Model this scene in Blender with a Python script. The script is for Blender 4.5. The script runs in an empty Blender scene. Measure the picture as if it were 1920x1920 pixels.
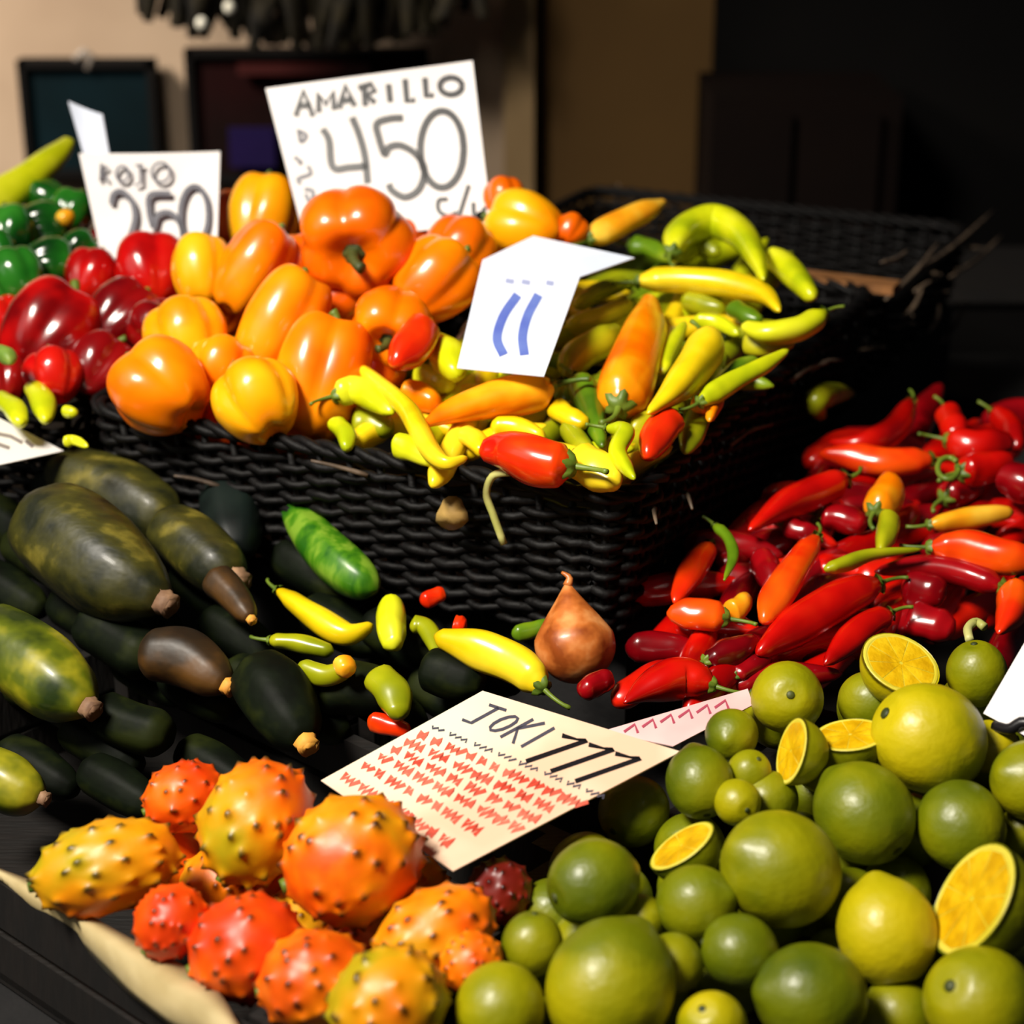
import bpy, math, random
import numpy as np
from mathutils import Vector, Matrix
random.seed(7); rng = np.random.default_rng(7)
S = bpy.context.scene; COL = S.collection
R = math.radians

# ---------------------------------------------------------------- camera, world, lights, exposure
CAM = np.array([0., 0., 1.55]); PITCH = R(22); F = 1920 / (2 * math.tan(R(15)))
FW = np.array([0, math.cos(PITCH), -math.sin(PITCH)]); UP = np.array([0, math.sin(PITCH), math.cos(PITCH)]); RT = np.array([1., 0, 0])
cd = bpy.data.cameras.new('camera'); cam = bpy.data.objects.new('camera', cd); COL.objects.link(cam)
cam.location = CAM; cam.rotation_euler = (R(90) - PITCH, 0, 0)
cd.sensor_width = 36; cd.lens = 18 / math.tan(R(15)); cd.clip_start = .05
cd.dof.use_dof = True; cd.dof.focus_distance = 1.25; cd.dof.aperture_fstop = 5.0
S.camera = cam
w = bpy.data.worlds.new('world'); S.world = w; w.use_nodes = True
w.node_tree.nodes['Background'].inputs[0].default_value = (.55, .62, .8, 1)
w.node_tree.nodes['Background'].inputs[1].default_value = .022

def area(name, loc, tgt, size, power, col, spread=180):
    l = bpy.data.lights.new(name, 'AREA'); l.size = size; l.energy = power; l.color = col; l.spread = R(spread)
    o = bpy.data.objects.new(name, l); COL.objects.link(o); o.location = loc
    o.rotation_euler = (Vector(tgt) - Vector(loc)).to_track_quat('-Z', 'Y').to_euler(); return o
area('stall_lamp', (-.95, .25, 2.75), (.05, 1.35, 1.0), .5, 17, (1, .93, .82), 75)
area('fill_light', (-1.6, .6, 1.9), (0, 1.4, 1.0), .9, 2.5, (1, .97, .9))  # added soft fill from the left, not a window
area('back_wall_lamp', (-1.5, 2.0, 2.2), (-.85, 3.0, 1.0), .4, 15, (1, .9, .78), 90)
S.view_settings.view_transform = 'Standard'; S.view_settings.look = 'None'
S.view_settings.exposure = 0.0; S.view_settings.gamma = 1

# ---------------------------------------------------------------- pixel <-> place helpers
def ray(px, py): return FW + RT * (px - 960) / F + UP * (960 - py) / F
def atD(px, py, D): return CAM + ray(px, py) * D
class Plane:                                   # z = z0 + sx*(x-x0) + sy*(y-y0)
    def __init__(s, x0, y0, z0, sx, sy): s.p = np.array([x0, y0, z0]); s.n = np.array([-sx, -sy, 1.])
    def D(s, px, py, lift=0):
        d = ray(px, py); return float(np.dot(s.n, s.p + np.array([0, 0, lift]) - CAM) / np.dot(s.n, d))
    def at(s, px, py, lift=0): return CAM + ray(px, py) * s.D(px, py, lift)
def plane3(a, b, c):
    P = Plane(0, 0, 0, 0, 0); P.p = np.array(a, float); n = np.cross(np.array(b) - a, np.array(c) - a); P.n = n / np.linalg.norm(n)
    def D(px, py, lift=0): return float(np.dot(P.n, P.p - CAM) / np.dot(P.n, ray(px, py))) - lift
    P.D = D; return P

# ---------------------------------------------------------------- materials
def lin(c): return tuple(((v / 255) / 12.92 if v / 255 <= .04045 else ((v / 255 + .055) / 1.055) ** 2.4) for v in c[:3]) + (1,)
MATS = {}
def mat(name, c1, c2=None, c3=None, scale=12, rough=.4, bump=0, bscale=60, stretch=None, tip=None, spec=.5, coat=0, sss=0, lo=.35, hi=.65, detail=3):
    if name in MATS: return MATS[name]
    m = bpy.data.materials.new(name); m.use_nodes = True; nt = m.node_tree; N = nt.nodes; L = nt.links
    b = N['Principled BSDF']; b.inputs['Roughness'].default_value = rough; b.inputs['Specular IOR Level'].default_value = spec
    b.inputs['Coat Weight'].default_value = coat; b.inputs['Coat Roughness'].default_value = .15
    if sss: b.inputs['Subsurface Weight'].default_value = sss; b.inputs['Subsurface Radius'].default_value = (.01, .006, .002)
    tc = N.new('ShaderNodeTexCoord'); oi = N.new('ShaderNodeObjectInfo'); add = N.new('ShaderNodeVectorMath'); add.operation = 'ADD'
    mul = N.new('ShaderNodeMath'); mul.operation = 'MULTIPLY'; mul.inputs[1].default_value = 37
    L.new(oi.outputs['Random'], mul.inputs[0]); L.new(tc.outputs['Object'], add.inputs[0]); L.new(mul.outputs[0], add.inputs[1])
    src = add.outputs[0]
    if stretch:
        mp = N.new('ShaderNodeMapping'); mp.inputs['Scale'].default_value = stretch; L.new(src, mp.inputs[0]); src = mp.outputs[0]
    cs = [c for c in (c1, c2, c3) if c]
    if len(cs) > 1:
        no = N.new('ShaderNodeTexNoise'); no.inputs['Scale'].default_value = scale; no.inputs['Detail'].default_value = detail; L.new(src, no.inputs['Vector'])
        cr = N.new('ShaderNodeValToRGB'); L.new(no.outputs['Fac'], cr.inputs[0])
        cr.color_ramp.elements[0].position = lo; cr.color_ramp.elements[1].position = hi
        cr.color_ramp.elements[0].color = lin(cs[0]); cr.color_ramp.elements[1].color = lin(cs[-1])
        if len(cs) == 3: e = cr.color_ramp.elements.new((lo + hi) / 2); e.color = lin(cs[1])
        out = cr.outputs[0]
    else:
        rg = N.new('ShaderNodeRGB'); rg.outputs[0].default_value = lin(cs[0]); out = rg.outputs[0]
    if tip:
        at = N.new('ShaderNodeAttribute'); at.attribute_name = 'tip'; mx = N.new('ShaderNodeMix'); mx.data_type = 'RGBA'
        L.new(at.outputs['Fac'], mx.inputs[0]); L.new(out, mx.inputs[6]); mx.inputs[7].default_value = lin(tip); out = mx.outputs[2]
    L.new(out, b.inputs['Base Color'])
    if bump:
        n2 = N.new('ShaderNodeTexNoise'); n2.inputs['Scale'].default_value = bscale; n2.inputs['Detail'].default_value = 2; L.new(src, n2.inputs['Vector'])
        bp = N.new('ShaderNodeBump'); bp.inputs['Strength'].default_value = bump; bp.inputs['Distance'].default_value = .002
        L.new(n2.outputs['Fac'], bp.inputs['Height']); L.new(bp.outputs[0], b.inputs['Normal'])
    MATS[name] = m; return m

M = dict(
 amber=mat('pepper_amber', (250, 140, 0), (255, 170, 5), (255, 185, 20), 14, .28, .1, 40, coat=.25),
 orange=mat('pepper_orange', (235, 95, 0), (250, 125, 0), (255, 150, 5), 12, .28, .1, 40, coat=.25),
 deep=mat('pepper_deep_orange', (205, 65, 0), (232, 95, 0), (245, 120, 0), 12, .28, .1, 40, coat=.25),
 pred=mat('pepper_red', (110, 2, 4), (190, 10, 8), (205, 28, 12), 14, .22, .1, 40, coat=.5),
 pdred=mat('pepper_dark_red', (80, 2, 6), (125, 6, 8), (150, 14, 10), 14, .22, .1, 40, coat=.5),
 pgreen=mat('pepper_green', (10, 50, 12), (25, 95, 20), (50, 125, 35), 14, .18, .1, 40, coat=.6),
 Y=mat('chili_yellow', (215, 180, 5), (238, 205, 15), (245, 215, 40), 18, .3, .12, 60, coat=.2),
 L=mat('chili_lime', (165, 180, 10), (205, 210, 15), (222, 222, 40), 16, .3, .12, 60, coat=.2),
 G=mat('chili_olive', (115, 125, 8), (150, 155, 12), (180, 175, 20), 16, .32, .12, 60, coat=.2),
 D=mat('chili_green', (60, 95, 10), (90, 125, 15), (130, 150, 20), 16, .32, .12, 60, coat=.2),
 O=mat('chili_orange', (240, 95, 0), (255, 135, 0), (255, 175, 25), 16, .28, .12, 60, coat=.3),
 OY=mat('chili_orange_yellow', (235, 130, 10), (250, 170, 25), (250, 205, 70), 18, .3, .12, 60, coat=.2),
 RO=mat('chili_red_orange', (205, 20, 5), (235, 50, 5), (250, 95, 10), 14, .25, .12, 60, coat=.4),
 R=mat('chili_red', (150, 2, 2), (192, 10, 3), (214, 30, 8), 14, .25, .12, 60, coat=.4),
 C=mat('chili_crimson', (78, 0, 6), (124, 2, 10), (165, 10, 18), 14, .25, .12, 60, coat=.4),
 stem=mat('stem_green', (70, 95, 20), (110, 130, 35), None, 30, .5, .2, 90),
 dstem=mat('stem_dark', (40, 52, 16), (74, 80, 26), None, 30, .55, .2, 90),
 pstem=mat('stem_pale', (170, 170, 90), (205, 200, 130), None, 30, .5, .2, 90),
 lg=mat('lime_green', (74, 88, 0), (108, 116, 0), (140, 138, 2), 14, .42, .35, 130, coat=.06),
 lm=mat('lime_mid', (104, 112, 0), (144, 142, 0), (168, 158, 2), 14, .42, .35, 130, coat=.06),
 ly=mat('lime_yellow', (136, 140, 2), (178, 166, 2), (196, 178, 8), 14, .42, .35, 130, coat=.06),
 kr=mat('kiwano_red_orange', (216, 56, 0), (232, 80, 0), (240, 112, 4), 20, .42, .2, 90, tip=(70, 40, 10)),
 ko=mat('kiwano_orange', (224, 84, 0), (244, 128, 0), (214, 150, 8), 22, .42, .2, 90, tip=(60, 30, 5)),
 ky=mat('kiwano_yellow', (230, 92, 0), (234, 146, 2), (176, 156, 12), 13, .42, .2, 90, tip=(60, 50, 15)),
 kd=mat('kiwano_dark', (95, 15, 8), (130, 28, 10), None, 16, .42, .2, 90, tip=(40, 10, 6)),
 zo=mat('courgette_olive', (20, 24, 3), (58, 56, 8), (128, 116, 40), 30, .5, .5, 60, stretch=(1, 1.6, 1), coat=.08, lo=.36, hi=.78, detail=6),
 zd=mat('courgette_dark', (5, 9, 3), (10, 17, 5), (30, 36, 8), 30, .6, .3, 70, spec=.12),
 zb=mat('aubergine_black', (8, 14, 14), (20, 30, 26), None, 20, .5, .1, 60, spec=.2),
 zg=mat('courgette_green', (34, 88, 10), (66, 118, 14), (112, 148, 40), 60, .35, .2, 70, stretch=(1, 1, .12), lo=.4, hi=.62),
 zy=mat('courgette_yellow_green', (30, 46, 3), (84, 94, 6), (158, 150, 26), 26, .42, .3, 70, coat=.15),
 zr=mat('courgette_brown', (24, 16, 5), (46, 30, 8), (84, 54, 14), 24, .5, .3, 70),
 ring=mat('cut_stem_brown', (110, 80, 58), (160, 124, 92), None, 60, .7, .3, 120),
 blossom=mat('dried_blossom', (170, 100, 30), (225, 160, 60), None, 60, .7, .3, 120),
 onion=mat('onion_skin', (140, 66, 20), (190, 106, 44), (222, 150, 86), 44, .4, .5, 60, coat=.15),
 wick=mat('wicker_dark', (3, 2, 2), (8, 6, 6), (40, 32, 28), 40, .62, .4, 160, lo=.4, hi=.9, spec=.22),
 twig=mat('twig_brown', (60, 48, 38), (110, 92, 74), None, 40, .6, .3, 120),
 wood=mat('crate_wood_dark', (9, 6, 4), (18, 12, 8), None, 20, .7, .4, 50, stretch=(1, 6, 1)),
 woodp=mat('crate_board_brown', (110, 70, 34), (150, 100, 54), None, 20, .7, .3, 50, stretch=(1, 6, 1)),
 cloth=mat('stall_cloth_black', (9, 8, 9), (16, 14, 15), None, 30, .9, .3, 200),
 paper=mat('paper_white', (232, 226, 224), (246, 243, 242), None, 6, .7),
 paperb=mat('paper_bluish', (212, 222, 240), (236, 238, 250), None, 8, .7),
 paperc=mat('paper_cream', (226, 186, 156), (238, 214, 186), (224, 222, 196), 9, .75),
 paperp=mat('paper_pink', (214, 160, 160), (236, 200, 196), None, 14, .75),
 liner=mat('paper_liner_cream', (168, 148, 100), (204, 186, 140), None, 18, .8, .4, 40),
 ink=mat('ink_black', (22, 20, 24)), inkg=mat('ink_grey', (74, 72, 84)), inkb=mat('ink_blue', (84, 102, 186), (104, 124, 196), None, 30),
 inkr=mat('ink_red', (200, 70, 52), (226, 118, 96), None, 40), inkp=mat('ink_pink', (170, 70, 90)),
 leaf=mat('leaf_dry', (150, 118, 60), (184, 150, 84), None, 40, .7, .3, 90),
 leafg=mat('leaf_green', (92, 128, 40), (150, 172, 70), None, 40, .55, .3, 90),
 wall=mat('plaster_beige', (164, 140, 116), (192, 168, 142), None, 2.5, .85, .2, 20),
 pill=mat('plaster_pillar', (150, 120, 80), (172, 142, 100), None, 3, .85, .2, 20),
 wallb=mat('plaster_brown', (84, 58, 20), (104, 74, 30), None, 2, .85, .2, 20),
 dark=mat('dark_and_shade', (5, 4, 4), (10, 8, 7), None, 4, .8, spec=.15),  # dark fittings, and the far right wall's shade put into colour
 teal=mat('slate_teal', (4, 18, 22), (6, 26, 32), None, 5, .9, spec=.1),
 maroon=mat('board_maroon', (16, 6, 5), (32, 8, 8), None, 5, .9, spec=.1),
 purple=mat('board_purple', (22, 14, 52), (28, 16, 60), None, 8, .9, spec=.1),
 metal=mat('hook_metal', (150, 140, 130), rough=.3),
 spot=mat('spot_white', (230, 226, 205), (244, 240, 224), None, 20, .5),
 floor=mat('floor_concrete', (34, 30, 27), (52, 46, 40), None, 4, .9, .3, 30),
 pith=mat('lime_pith', (206, 190, 40), (226, 212, 80), None, 30, .5),
 flesh=mat('lime_flesh', (200, 152, 0), (218, 172, 4), (230, 190, 20), 70, .4, .4, 200, coat=.1),
)

# ---------------------------------------------------------------- mesh helpers
USED = {}
def obj(name, V, Fc, m, parent=None, smooth=True, attr=None, origin=None):
    V = np.asarray(V, float)
    o0 = V.mean(0) if origin is None else np.asarray(origin)
    me = bpy.data.meshes.new(name); me.from_pydata((V - o0).tolist(), [], [tuple(map(int, f)) for f in Fc]); me.update()
    if smooth: me.shade_smooth()
    me.materials.append(m)
    if attr is not None:
        a = me.attributes.new('tip', 'FLOAT', 'POINT'); a.data.foreach_set('value', np.asarray(attr, np.float32))
    o = bpy.data.objects.new(name, me); COL.objects.link(o)
    if parent is None: o.location = o0
    else:
        o.parent = parent; po = np.array(parent.get('_o', (0, 0, 0))); o.location = o0 - po
    o['_o'] = tuple(float(v) for v in o0); return o
def tag(o, label, cat, group=None):
    o['label'] = label; o['category'] = cat
    if group: o['group'] = group
    return o
def struct(o): o['kind'] = 'structure'; return o
def grid_faces(n, k, closed=True):            # n rings of k verts
    Fc = []
    for i in range(n - 1):
        for j in range(k if closed else k - 1):
            a, b = i * k + j, i * k + (j + 1) % k; Fc.append((a, b, b + k, a + k))
    return Fc
def catmull(P, n):
    P = np.asarray(P, float)
    if len(P) == 1: return np.repeat(P, 2, 0)
    if len(P) == 2: t = np.linspace(0, 1, n)[:, None]; return P[0] * (1 - t) + P[1] * t
    Q = np.vstack([2 * P[0] - P[1], P, 2 * P[-1] - P[-2]]); out = []
    for t in np.linspace(0, len(P) - 1 - 1e-9, n):
        i = int(t); f = t - i; a, b, c, d = Q[i:i + 4]
        out.append(.5 * (2 * b + (c - a) * f + (2 * a - 5 * b + 4 * c - d) * f * f + (3 * b - a - 3 * c + d) * f ** 3))
    return np.array(out)
def tube(P, rad, k=8, off=0, lump=None, caps=True):
    P = np.asarray(P, float); n = len(P); rad = np.broadcast_to(np.asarray(rad, float), (n,))
    T = np.gradient(P, axis=0); T /= np.linalg.norm(T, axis=1)[:, None] + 1e-12
    a = np.cross(T[0], [0, 0, 1.]); a = a if np.linalg.norm(a) > .1 else np.cross(T[0], [1., 0, 0]); a /= np.linalg.norm(a)
    V = []
    for i in range(n):
        a = a - T[i] * np.dot(a, T[i]); a /= np.linalg.norm(a); b = np.cross(T[i], a)
        for j in range(k):
            th = 2 * math.pi * j / k; rr = rad[i] * (lump(i / (n - 1), th) if lump else 1)
            V.append(P[i] + rr * (math.cos(th) * a + math.sin(th) * b))
    Fc = grid_faces(n, k)
    if caps: Fc += [tuple(range(k))[::-1], tuple(range((n - 1) * k, n * k))]
    return np.array(V), [tuple(v + off for v in f) for f in Fc]
class MB:
    def __init__(s): s.V = []; s.F = []; s.n = 0
    def add(s, V, Fc):
        V = np.asarray(V, float); s.V.append(V); s.F += [tuple(v + s.n for v in f) for f in Fc]; s.n += len(V); return s
    def tube(s, P, r, k=6, **kw): V, Fc = tube(P, r, k, **kw); return s.add(V, Fc)
    def box(s, c, e0, e1, e2):                # centre + three half-edge vectors
        c, e0, e1, e2 = map(lambda v: np.asarray(v, float), (c, e0, e1, e2))
        V = [c + a * e0 + b * e1 + d * e2 for a in (-1, 1) for b in (-1, 1) for d in (-1, 1)]
        return s.add(V, [(0, 1, 3, 2), (4, 6, 7, 5), (0, 4, 5, 1), (2, 3, 7, 6), (0, 2, 6, 4), (1, 5, 7, 3)])
    def obj(s, name, m, parent=None, smooth=True): return obj(name, np.vstack(s.V), s.F, m, parent, smooth)
def aabox(x0, x1, y0, y1, z0, z1):
    return MB().box(((x0 + x1) / 2, (y0 + y1) / 2, (z0 + z1) / 2), ((x1 - x0) / 2, 0, 0), (0, (y1 - y0) / 2, 0), (0, 0, (z1 - z0) / 2))
def frame(axis, hint=(0, 0, 1)):
    a = np.asarray(axis, float); a /= np.linalg.norm(a); h = np.cross(hint, a)
    if np.linalg.norm(h) < .05: h = np.cross((1, 0, 0), a)
    h /= np.linalg.norm(h); return h, np.cross(a, h), a
def screen_axis(phi, depth=0.):                # direction seen at image angle phi (deg, anticlockwise), leaning away by depth
    v = math.cos(R(phi)) * RT + math.sin(R(phi)) * (UP) + depth * FW; return v / np.linalg.norm(v)

# ---------------------------------------------------------------- SETTING
def wall():
    Y = 3.0
    def X(px): return (px - 960) / F * (Y * math.cos(PITCH) + .62 * math.sin(PITCH))
    def Z(py): return CAM[2] + Y * (ray(960, py)[2] / ray(960, py)[1])
    struct(aabox(-3.2, X(945), Y, Y + .1, 0, 2.6).obj('wall_back', M['wall'], smooth=False))
    struct(aabox(X(945), X(1000), Y - .05, Y + .1, 0, 2.6).obj('trim_1', M['pill'], smooth=False))
    struct(aabox(X(1330), 3.2, Y - .02, Y + .1, 0, 2.6).obj('wall_shade', M['dark'], smooth=False))  # far right wall: its shade put into a dark panel colour
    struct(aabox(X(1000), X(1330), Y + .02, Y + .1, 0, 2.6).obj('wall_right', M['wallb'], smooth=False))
    struct(aabox(-3.2, 3.2, -1.2, Y + .1, -.06, 0).obj('floor', M['floor'], smooth=False))
    # boards on the wall
    def board(name, p, mt, label, hook=None):
        y = Y - .03; mb = MB(); (x0, y0, x1, y1) = p
        sy = (Y - .03) / Y
        a = aabox(X(x0) * sy, X(x1) * sy, y - .012, y + .012, Z(y1), Z(y0)).obj(name, mt, smooth=False); tag(a, label, 'board')
        fr = MB(); t = .012
        for (u0, u1, v0, v1) in ((x0, x1, y0, y0 + 14), (x0, x1, y1 - 14, y1), (x0, x0 + 14, y0, y1), (x1 - 14, x1, y0, y1)):
            fr.box(((X(u0) + X(u1)) / 2 * sy, y - .012, (Z(v0) + Z(v1)) / 2), ((X(u1) - X(u0)) / 2 * sy, 0, 0), (0, .012, 0), (0, 0, (Z(v0) - Z(v1)) / 2))
        fr.obj('frame', M['dark'], a, smooth=False); return a, X, Z, sy, y
    a, X_, Z_, sy, y = board('hanging_board', (55, 104, 305, 320), M['teal'], 'small black framed teal board hung from a hook on the beige wall')
    hk = MB(); cx = X(180) * sy
    hk.tube([(cx - .004, y, Z(112)), (cx - .012, y - .02, Z(98)), (cx, y - .02, Z(86)), (cx + .010, y - .02, Z(96)), (cx + .004, y - .02, Z(120))], .006, 8)
    hk.obj('hook', M['metal'], a)
    a2, *_ = board('menu_board', (362, 84, 806, 330), M['maroon'], 'wide dark maroon board on the wall behind the large price card')
    MB().box(((X(480)) * sy, y - .03, Z(262)), (.035, 0, 0), (0, .006, 0), (0, 0, .03)).obj('purple_panel', M['purple'], a2, smooth=False)
    MB().box(((X(580)) * sy, y - .03, Z(118)), (.1, 0, 0), (0, .006, 0), (0, 0, .008)).obj('red_strip', mat('strip_red', (64, 20, 18)), a2, smooth=False)
    # dark hanging bundle at the top of the photo
    yb = 2.75; c = CAM + ray(600, 8) * (yb / ray(600, 8)[1]); mb = MB()
    for i in range(60):
        t = random.random(); x = c[0] + (t - .5) * .44; dz = -.05 * math.sin(math.pi * t) - .01
        mb.tube([(x, yb + random.uniform(-.05, .05), c[2] + .25), (x + random.uniform(-.03, .03), yb + random.uniform(-.05, .05), c[2] + .08), (x + random.uniform(-.05, .05), yb + random.uniform(-.04, .04), c[2] + dz)], [.02, .022, .008], 6)
    b = mb.obj('hanging_bundle', mat('bundle_dark', (18, 14, 6), (46, 38, 14), None, 20, .8)); tag(b, 'dark drooping bundle hanging at the top edge above the maroon board', 'bundle')
    MB().tube([(c[0] - .5, yb, c[2] + .26), (c[0] + .5, yb, c[2] + .26)], .015, 8).obj('rail', M['dark'], b)
    for px, py in ((430, 14), (378, 44)):  # two small pale spots on the bundle
        p = CAM + ray(px, py) * ((yb - .06) / ray(px, py)[1]); V, Fc = ellipsoid(p, frame((0, 0, 1)), (.008, .008, .009), 12, 8)
        obj('pale_spot', V, Fc, M['spot'], b)
    # dark cabinet and counter on the right
    yc = 2.9; k = yc / 3.0
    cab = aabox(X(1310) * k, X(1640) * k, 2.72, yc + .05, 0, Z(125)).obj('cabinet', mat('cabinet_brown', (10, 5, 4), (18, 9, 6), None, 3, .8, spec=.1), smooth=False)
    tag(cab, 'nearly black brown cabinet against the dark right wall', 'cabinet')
    for i in range(2):
        x0 = X(1320 + i * 160) * .93; x1 = X(1465 + i * 160) * .93
        d = aabox(x0, x1, 2.70, 2.72, .35, Z(150)).obj('door', mat('cabinet_brown', (0, 0, 0)), cab, smooth=False)
        aabox(x1 - .02, x1 - .012, 2.685, 2.70, .75, .83).obj('handle', M['dark'], d, smooth=False)
    ct = aabox(X(960) * .85, 2.4, 2.46, 2.68, 0, .86).obj('back_counter', M['dark'], smooth=False); tag(ct, 'low black counter standing behind the dark wicker baskets', 'counter')
    aabox(X(960) * .85 - .01, 2.41, 2.445, 2.69, .86, .875).obj('counter_top', M['wood'], ct, smooth=False)
def ellipsoid(c, fr, rad, ku=32, kv=20, fn=None):
    h, s, a = fr; V = []
    for i in range(kv + 1):
        ph = math.pi * (1e-3 + (1 - 2e-3) * i / kv)
        for j in range(ku):
            th = 2 * math.pi * j / ku
            x, y, z = math.sin(ph) * math.cos(th), math.sin(ph) * math.sin(th), math.cos(ph)
            if fn: x, y, z = fn(x, y, z, th, ph)
            V.append(c + h * x * rad[0] + s * y * rad[1] + a * z * rad[2])
    Fc = grid_faces(kv + 1, ku); Fc += [tuple(range(ku))[::-1], tuple(range(kv * ku, (kv + 1) * ku))]
    return np.array(V), Fc
wall()

# display: black cloth covered table with a raised step under the baskets
tb = aabox(-1.3, 1.5, .55, 2.3, .80, .835).obj('display_table', M['cloth'], smooth=False); tag(tb, 'long black covered display table carrying all the produce', 'table')
for x in (-1.2, 1.4):
    for y in (.62, 2.2): aabox(x - .03, x + .03, y - .03, y + .03, 0, .80).obj('leg', M['wood'], tb, smooth=False)

EV = np.array([.436, .900, 0]); EV /= np.linalg.norm(EV); EU = np.array([-EV[1], EV[0], 0])   # upper baskets: to the back, to the left
C1 = np.array([.08, 1.218, 0])
rs = MB(); rc = C1 + EU * .59 + EV * .53
rs.box((rc[0], rc[1], .8895), EU * .575, EV * .49, (0, 0, .0545)); rso = rs.obj('display_step', M['cloth'], smooth=False)
tag(rso, 'black covered raised step under the wicker baskets', 'step')

bp_ = C1 + EV * .612 + EU * .03
bb_ = MB().box((bp_[0], bp_[1], 1.068), EU * .05, EV * .014, (0, 0, .004)).obj('wooden_plank', M['woodp'], smooth=False); tag(bb_, 'brown wooden slat lying across the rims behind the rightmost yellow chilies', 'board')
def rrect(lu, lv, rc, n):                       # rounded rectangle, n points, centre 0
    pts = []; seg = []
    hu, hv = lu / 2 - rc, lv / 2 - rc
    L = [2 * hu, math.pi / 2 * rc, 2 * hv, math.pi / 2 * rc] * 2; tot = sum(L)
    for i in range(n):
        s = tot * i / n; k = 0
        while s > L[k]: s -= L[k]; k += 1
        q = k // 2; f = s
        if k % 2 == 0:
            p = [(-hu + f, -hv - rc), (hu + rc, -hv + f), (hu - f, hv + rc), (-hu - rc, hv - f)][q]; nm = [(0, -1), (1, 0), (0, 1), (-1, 0)][q]
        else:
            cx, cy = [(hu, -hv), (hu, hv), (-hu, hv), (-hu, -hv)][q]; a = -math.pi / 2 + q * math.pi / 2 + f / rc
            nm = (math.cos(a), math.sin(a)); p = (cx + rc * nm[0], cy + rc * nm[1])
        pts.append(p); seg.append(nm)
    return np.array(pts), np.array(seg)
def basket(o, eu, ev, lu, lv, z0, z1, label, name='wicker_basket', twigs=10, seed=1, sp=.026):
    """o = front right corner of the rim; eu to the left, ev to the back"""
    rr = random.Random(seed)
    c = o + eu * lu / 2 + ev * lv / 2; NS = int(2 * (lu + lv) / sp) // 2 * 2 + 1; rc = .03
    P, Nn = rrect(lu, lv, rc, NS * 4)
    def pos(i, z, off):
        t = (z - z0) / (z1 - z0); f = -.018 * (1 - t) + off; p = P[i % (NS * 4)] + Nn[i % (NS * 4)] * f
        return c + eu * p[0] + ev * p[1] + np.array([0, 0, z])
    rows = int((z1 - z0) / .0068); wm = MB()
    for k in range(rows):
        z = z0 + .006 + k * (z1 - z0 - .01) / rows; j = rr.uniform(.0027, .0038)
        pts = [pos(i, z + rr.uniform(-.0012, .0012), .0048 * math.sin(math.pi * i / 4 + math.pi * k)) for i in range(NS * 4 + 1)]
        wm.tube(pts, j, 6, caps=False)
    root = wm.obj(name, M['wick']); tag(root, label, 'basket', 'dark wicker baskets')
    sm = MB()
    for q in range(NS):
        i = q * 4 + 2
        sm.tube([pos(i, z0, 0), pos(i, (z0 + z1) / 2, 0), pos(i, z1 + .004, 0)], .0032, 5)
    st = sm.obj('stakes', M['wick'], root)
    rm = MB(); n = NS * 4
    for b in range(3):
        pts = []
        for i in range(n + 1):
            a = 2 * math.pi * (i / 10 + b / 3); pts.append(pos(i, z1 + .004 + .0035 * math.sin(a), .0045 * math.cos(a)))
        rm.tube(pts, .0036, 6, caps=False)
    rm.obj('rim', M['wick'], root)
    MB().box((c[0], c[1], z0 + .004), eu * (lu / 2 - .022), ev * (lv / 2 - .022), (0, 0, .004)).obj('base', M['wick'], root, smooth=False)
    for q in range(twigs):
        i = rr.randrange(n); d = Nn[i][0] * eu + Nn[i][1] * ev; t = np.cross(d, [0, 0, 1.])
        p = pos(i, z1 - rr.uniform(0, .05), .008); l = rr.uniform(.02, .05); sgn = rr.choice((-1, 1))
        V, Fc = tube(catmull([p, p + t * l * .5 * sgn + d * .008 + np.array([0, 0, .006]), p + t * l * sgn + d * .018 + np.array([0, 0, rr.uniform(-.004, .02)])], 6), [.002, .002, .0018, .0016, .0014, .001], 5)
        obj('loose_twig', V, Fc, M['twig'], root)
    return root
basket(C1, EU, EV, .46, .60, .945, 1.062, 'big wicker basket heaped with orange bell peppers and yellow chilies', twigs=16, seed=1)
def side_twigs(root):
    n = -EU
    for a, b, c, d in ((1660, 562, 1762, 452), (1702, 522, 1866, 392), (1742, 622, 1762, 572), (1762, 646, 1812, 566), (1652, 492, 1704, 468), (1690, 600, 1730, 540), (1780, 520, 1880, 440)):
        P = []
        for (x, y) in ((a, b), ((a + c) / 2 + 4, (b + d) / 2 + 5), (c, d)):
            r_ = ray(x, y); P.append(CAM + r_ * (np.dot(n, C1 + n * .016 - CAM) / np.dot(n, r_)))
        V, Fc = tube(catmull(P, 8), [.0012, .0022, .0026, .0026, .0026, .0024, .002, .001], 5); obj('loose_twig', V, Fc, M['twig'], root)
basket(C1 + EU * .495, EU, EV, .46, .60, .945, 1.045, 'wicker basket at far left holding red and green bell peppers', twigs=6, seed=2)
C4 = C1 + EV * .64
b4 = basket(C4, EU, EV, .46, .36, .945, 1.035, 'dark empty wicker basket standing behind the yellow chilies', twigs=22, seed=4)
side_twigs(b4)
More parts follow.
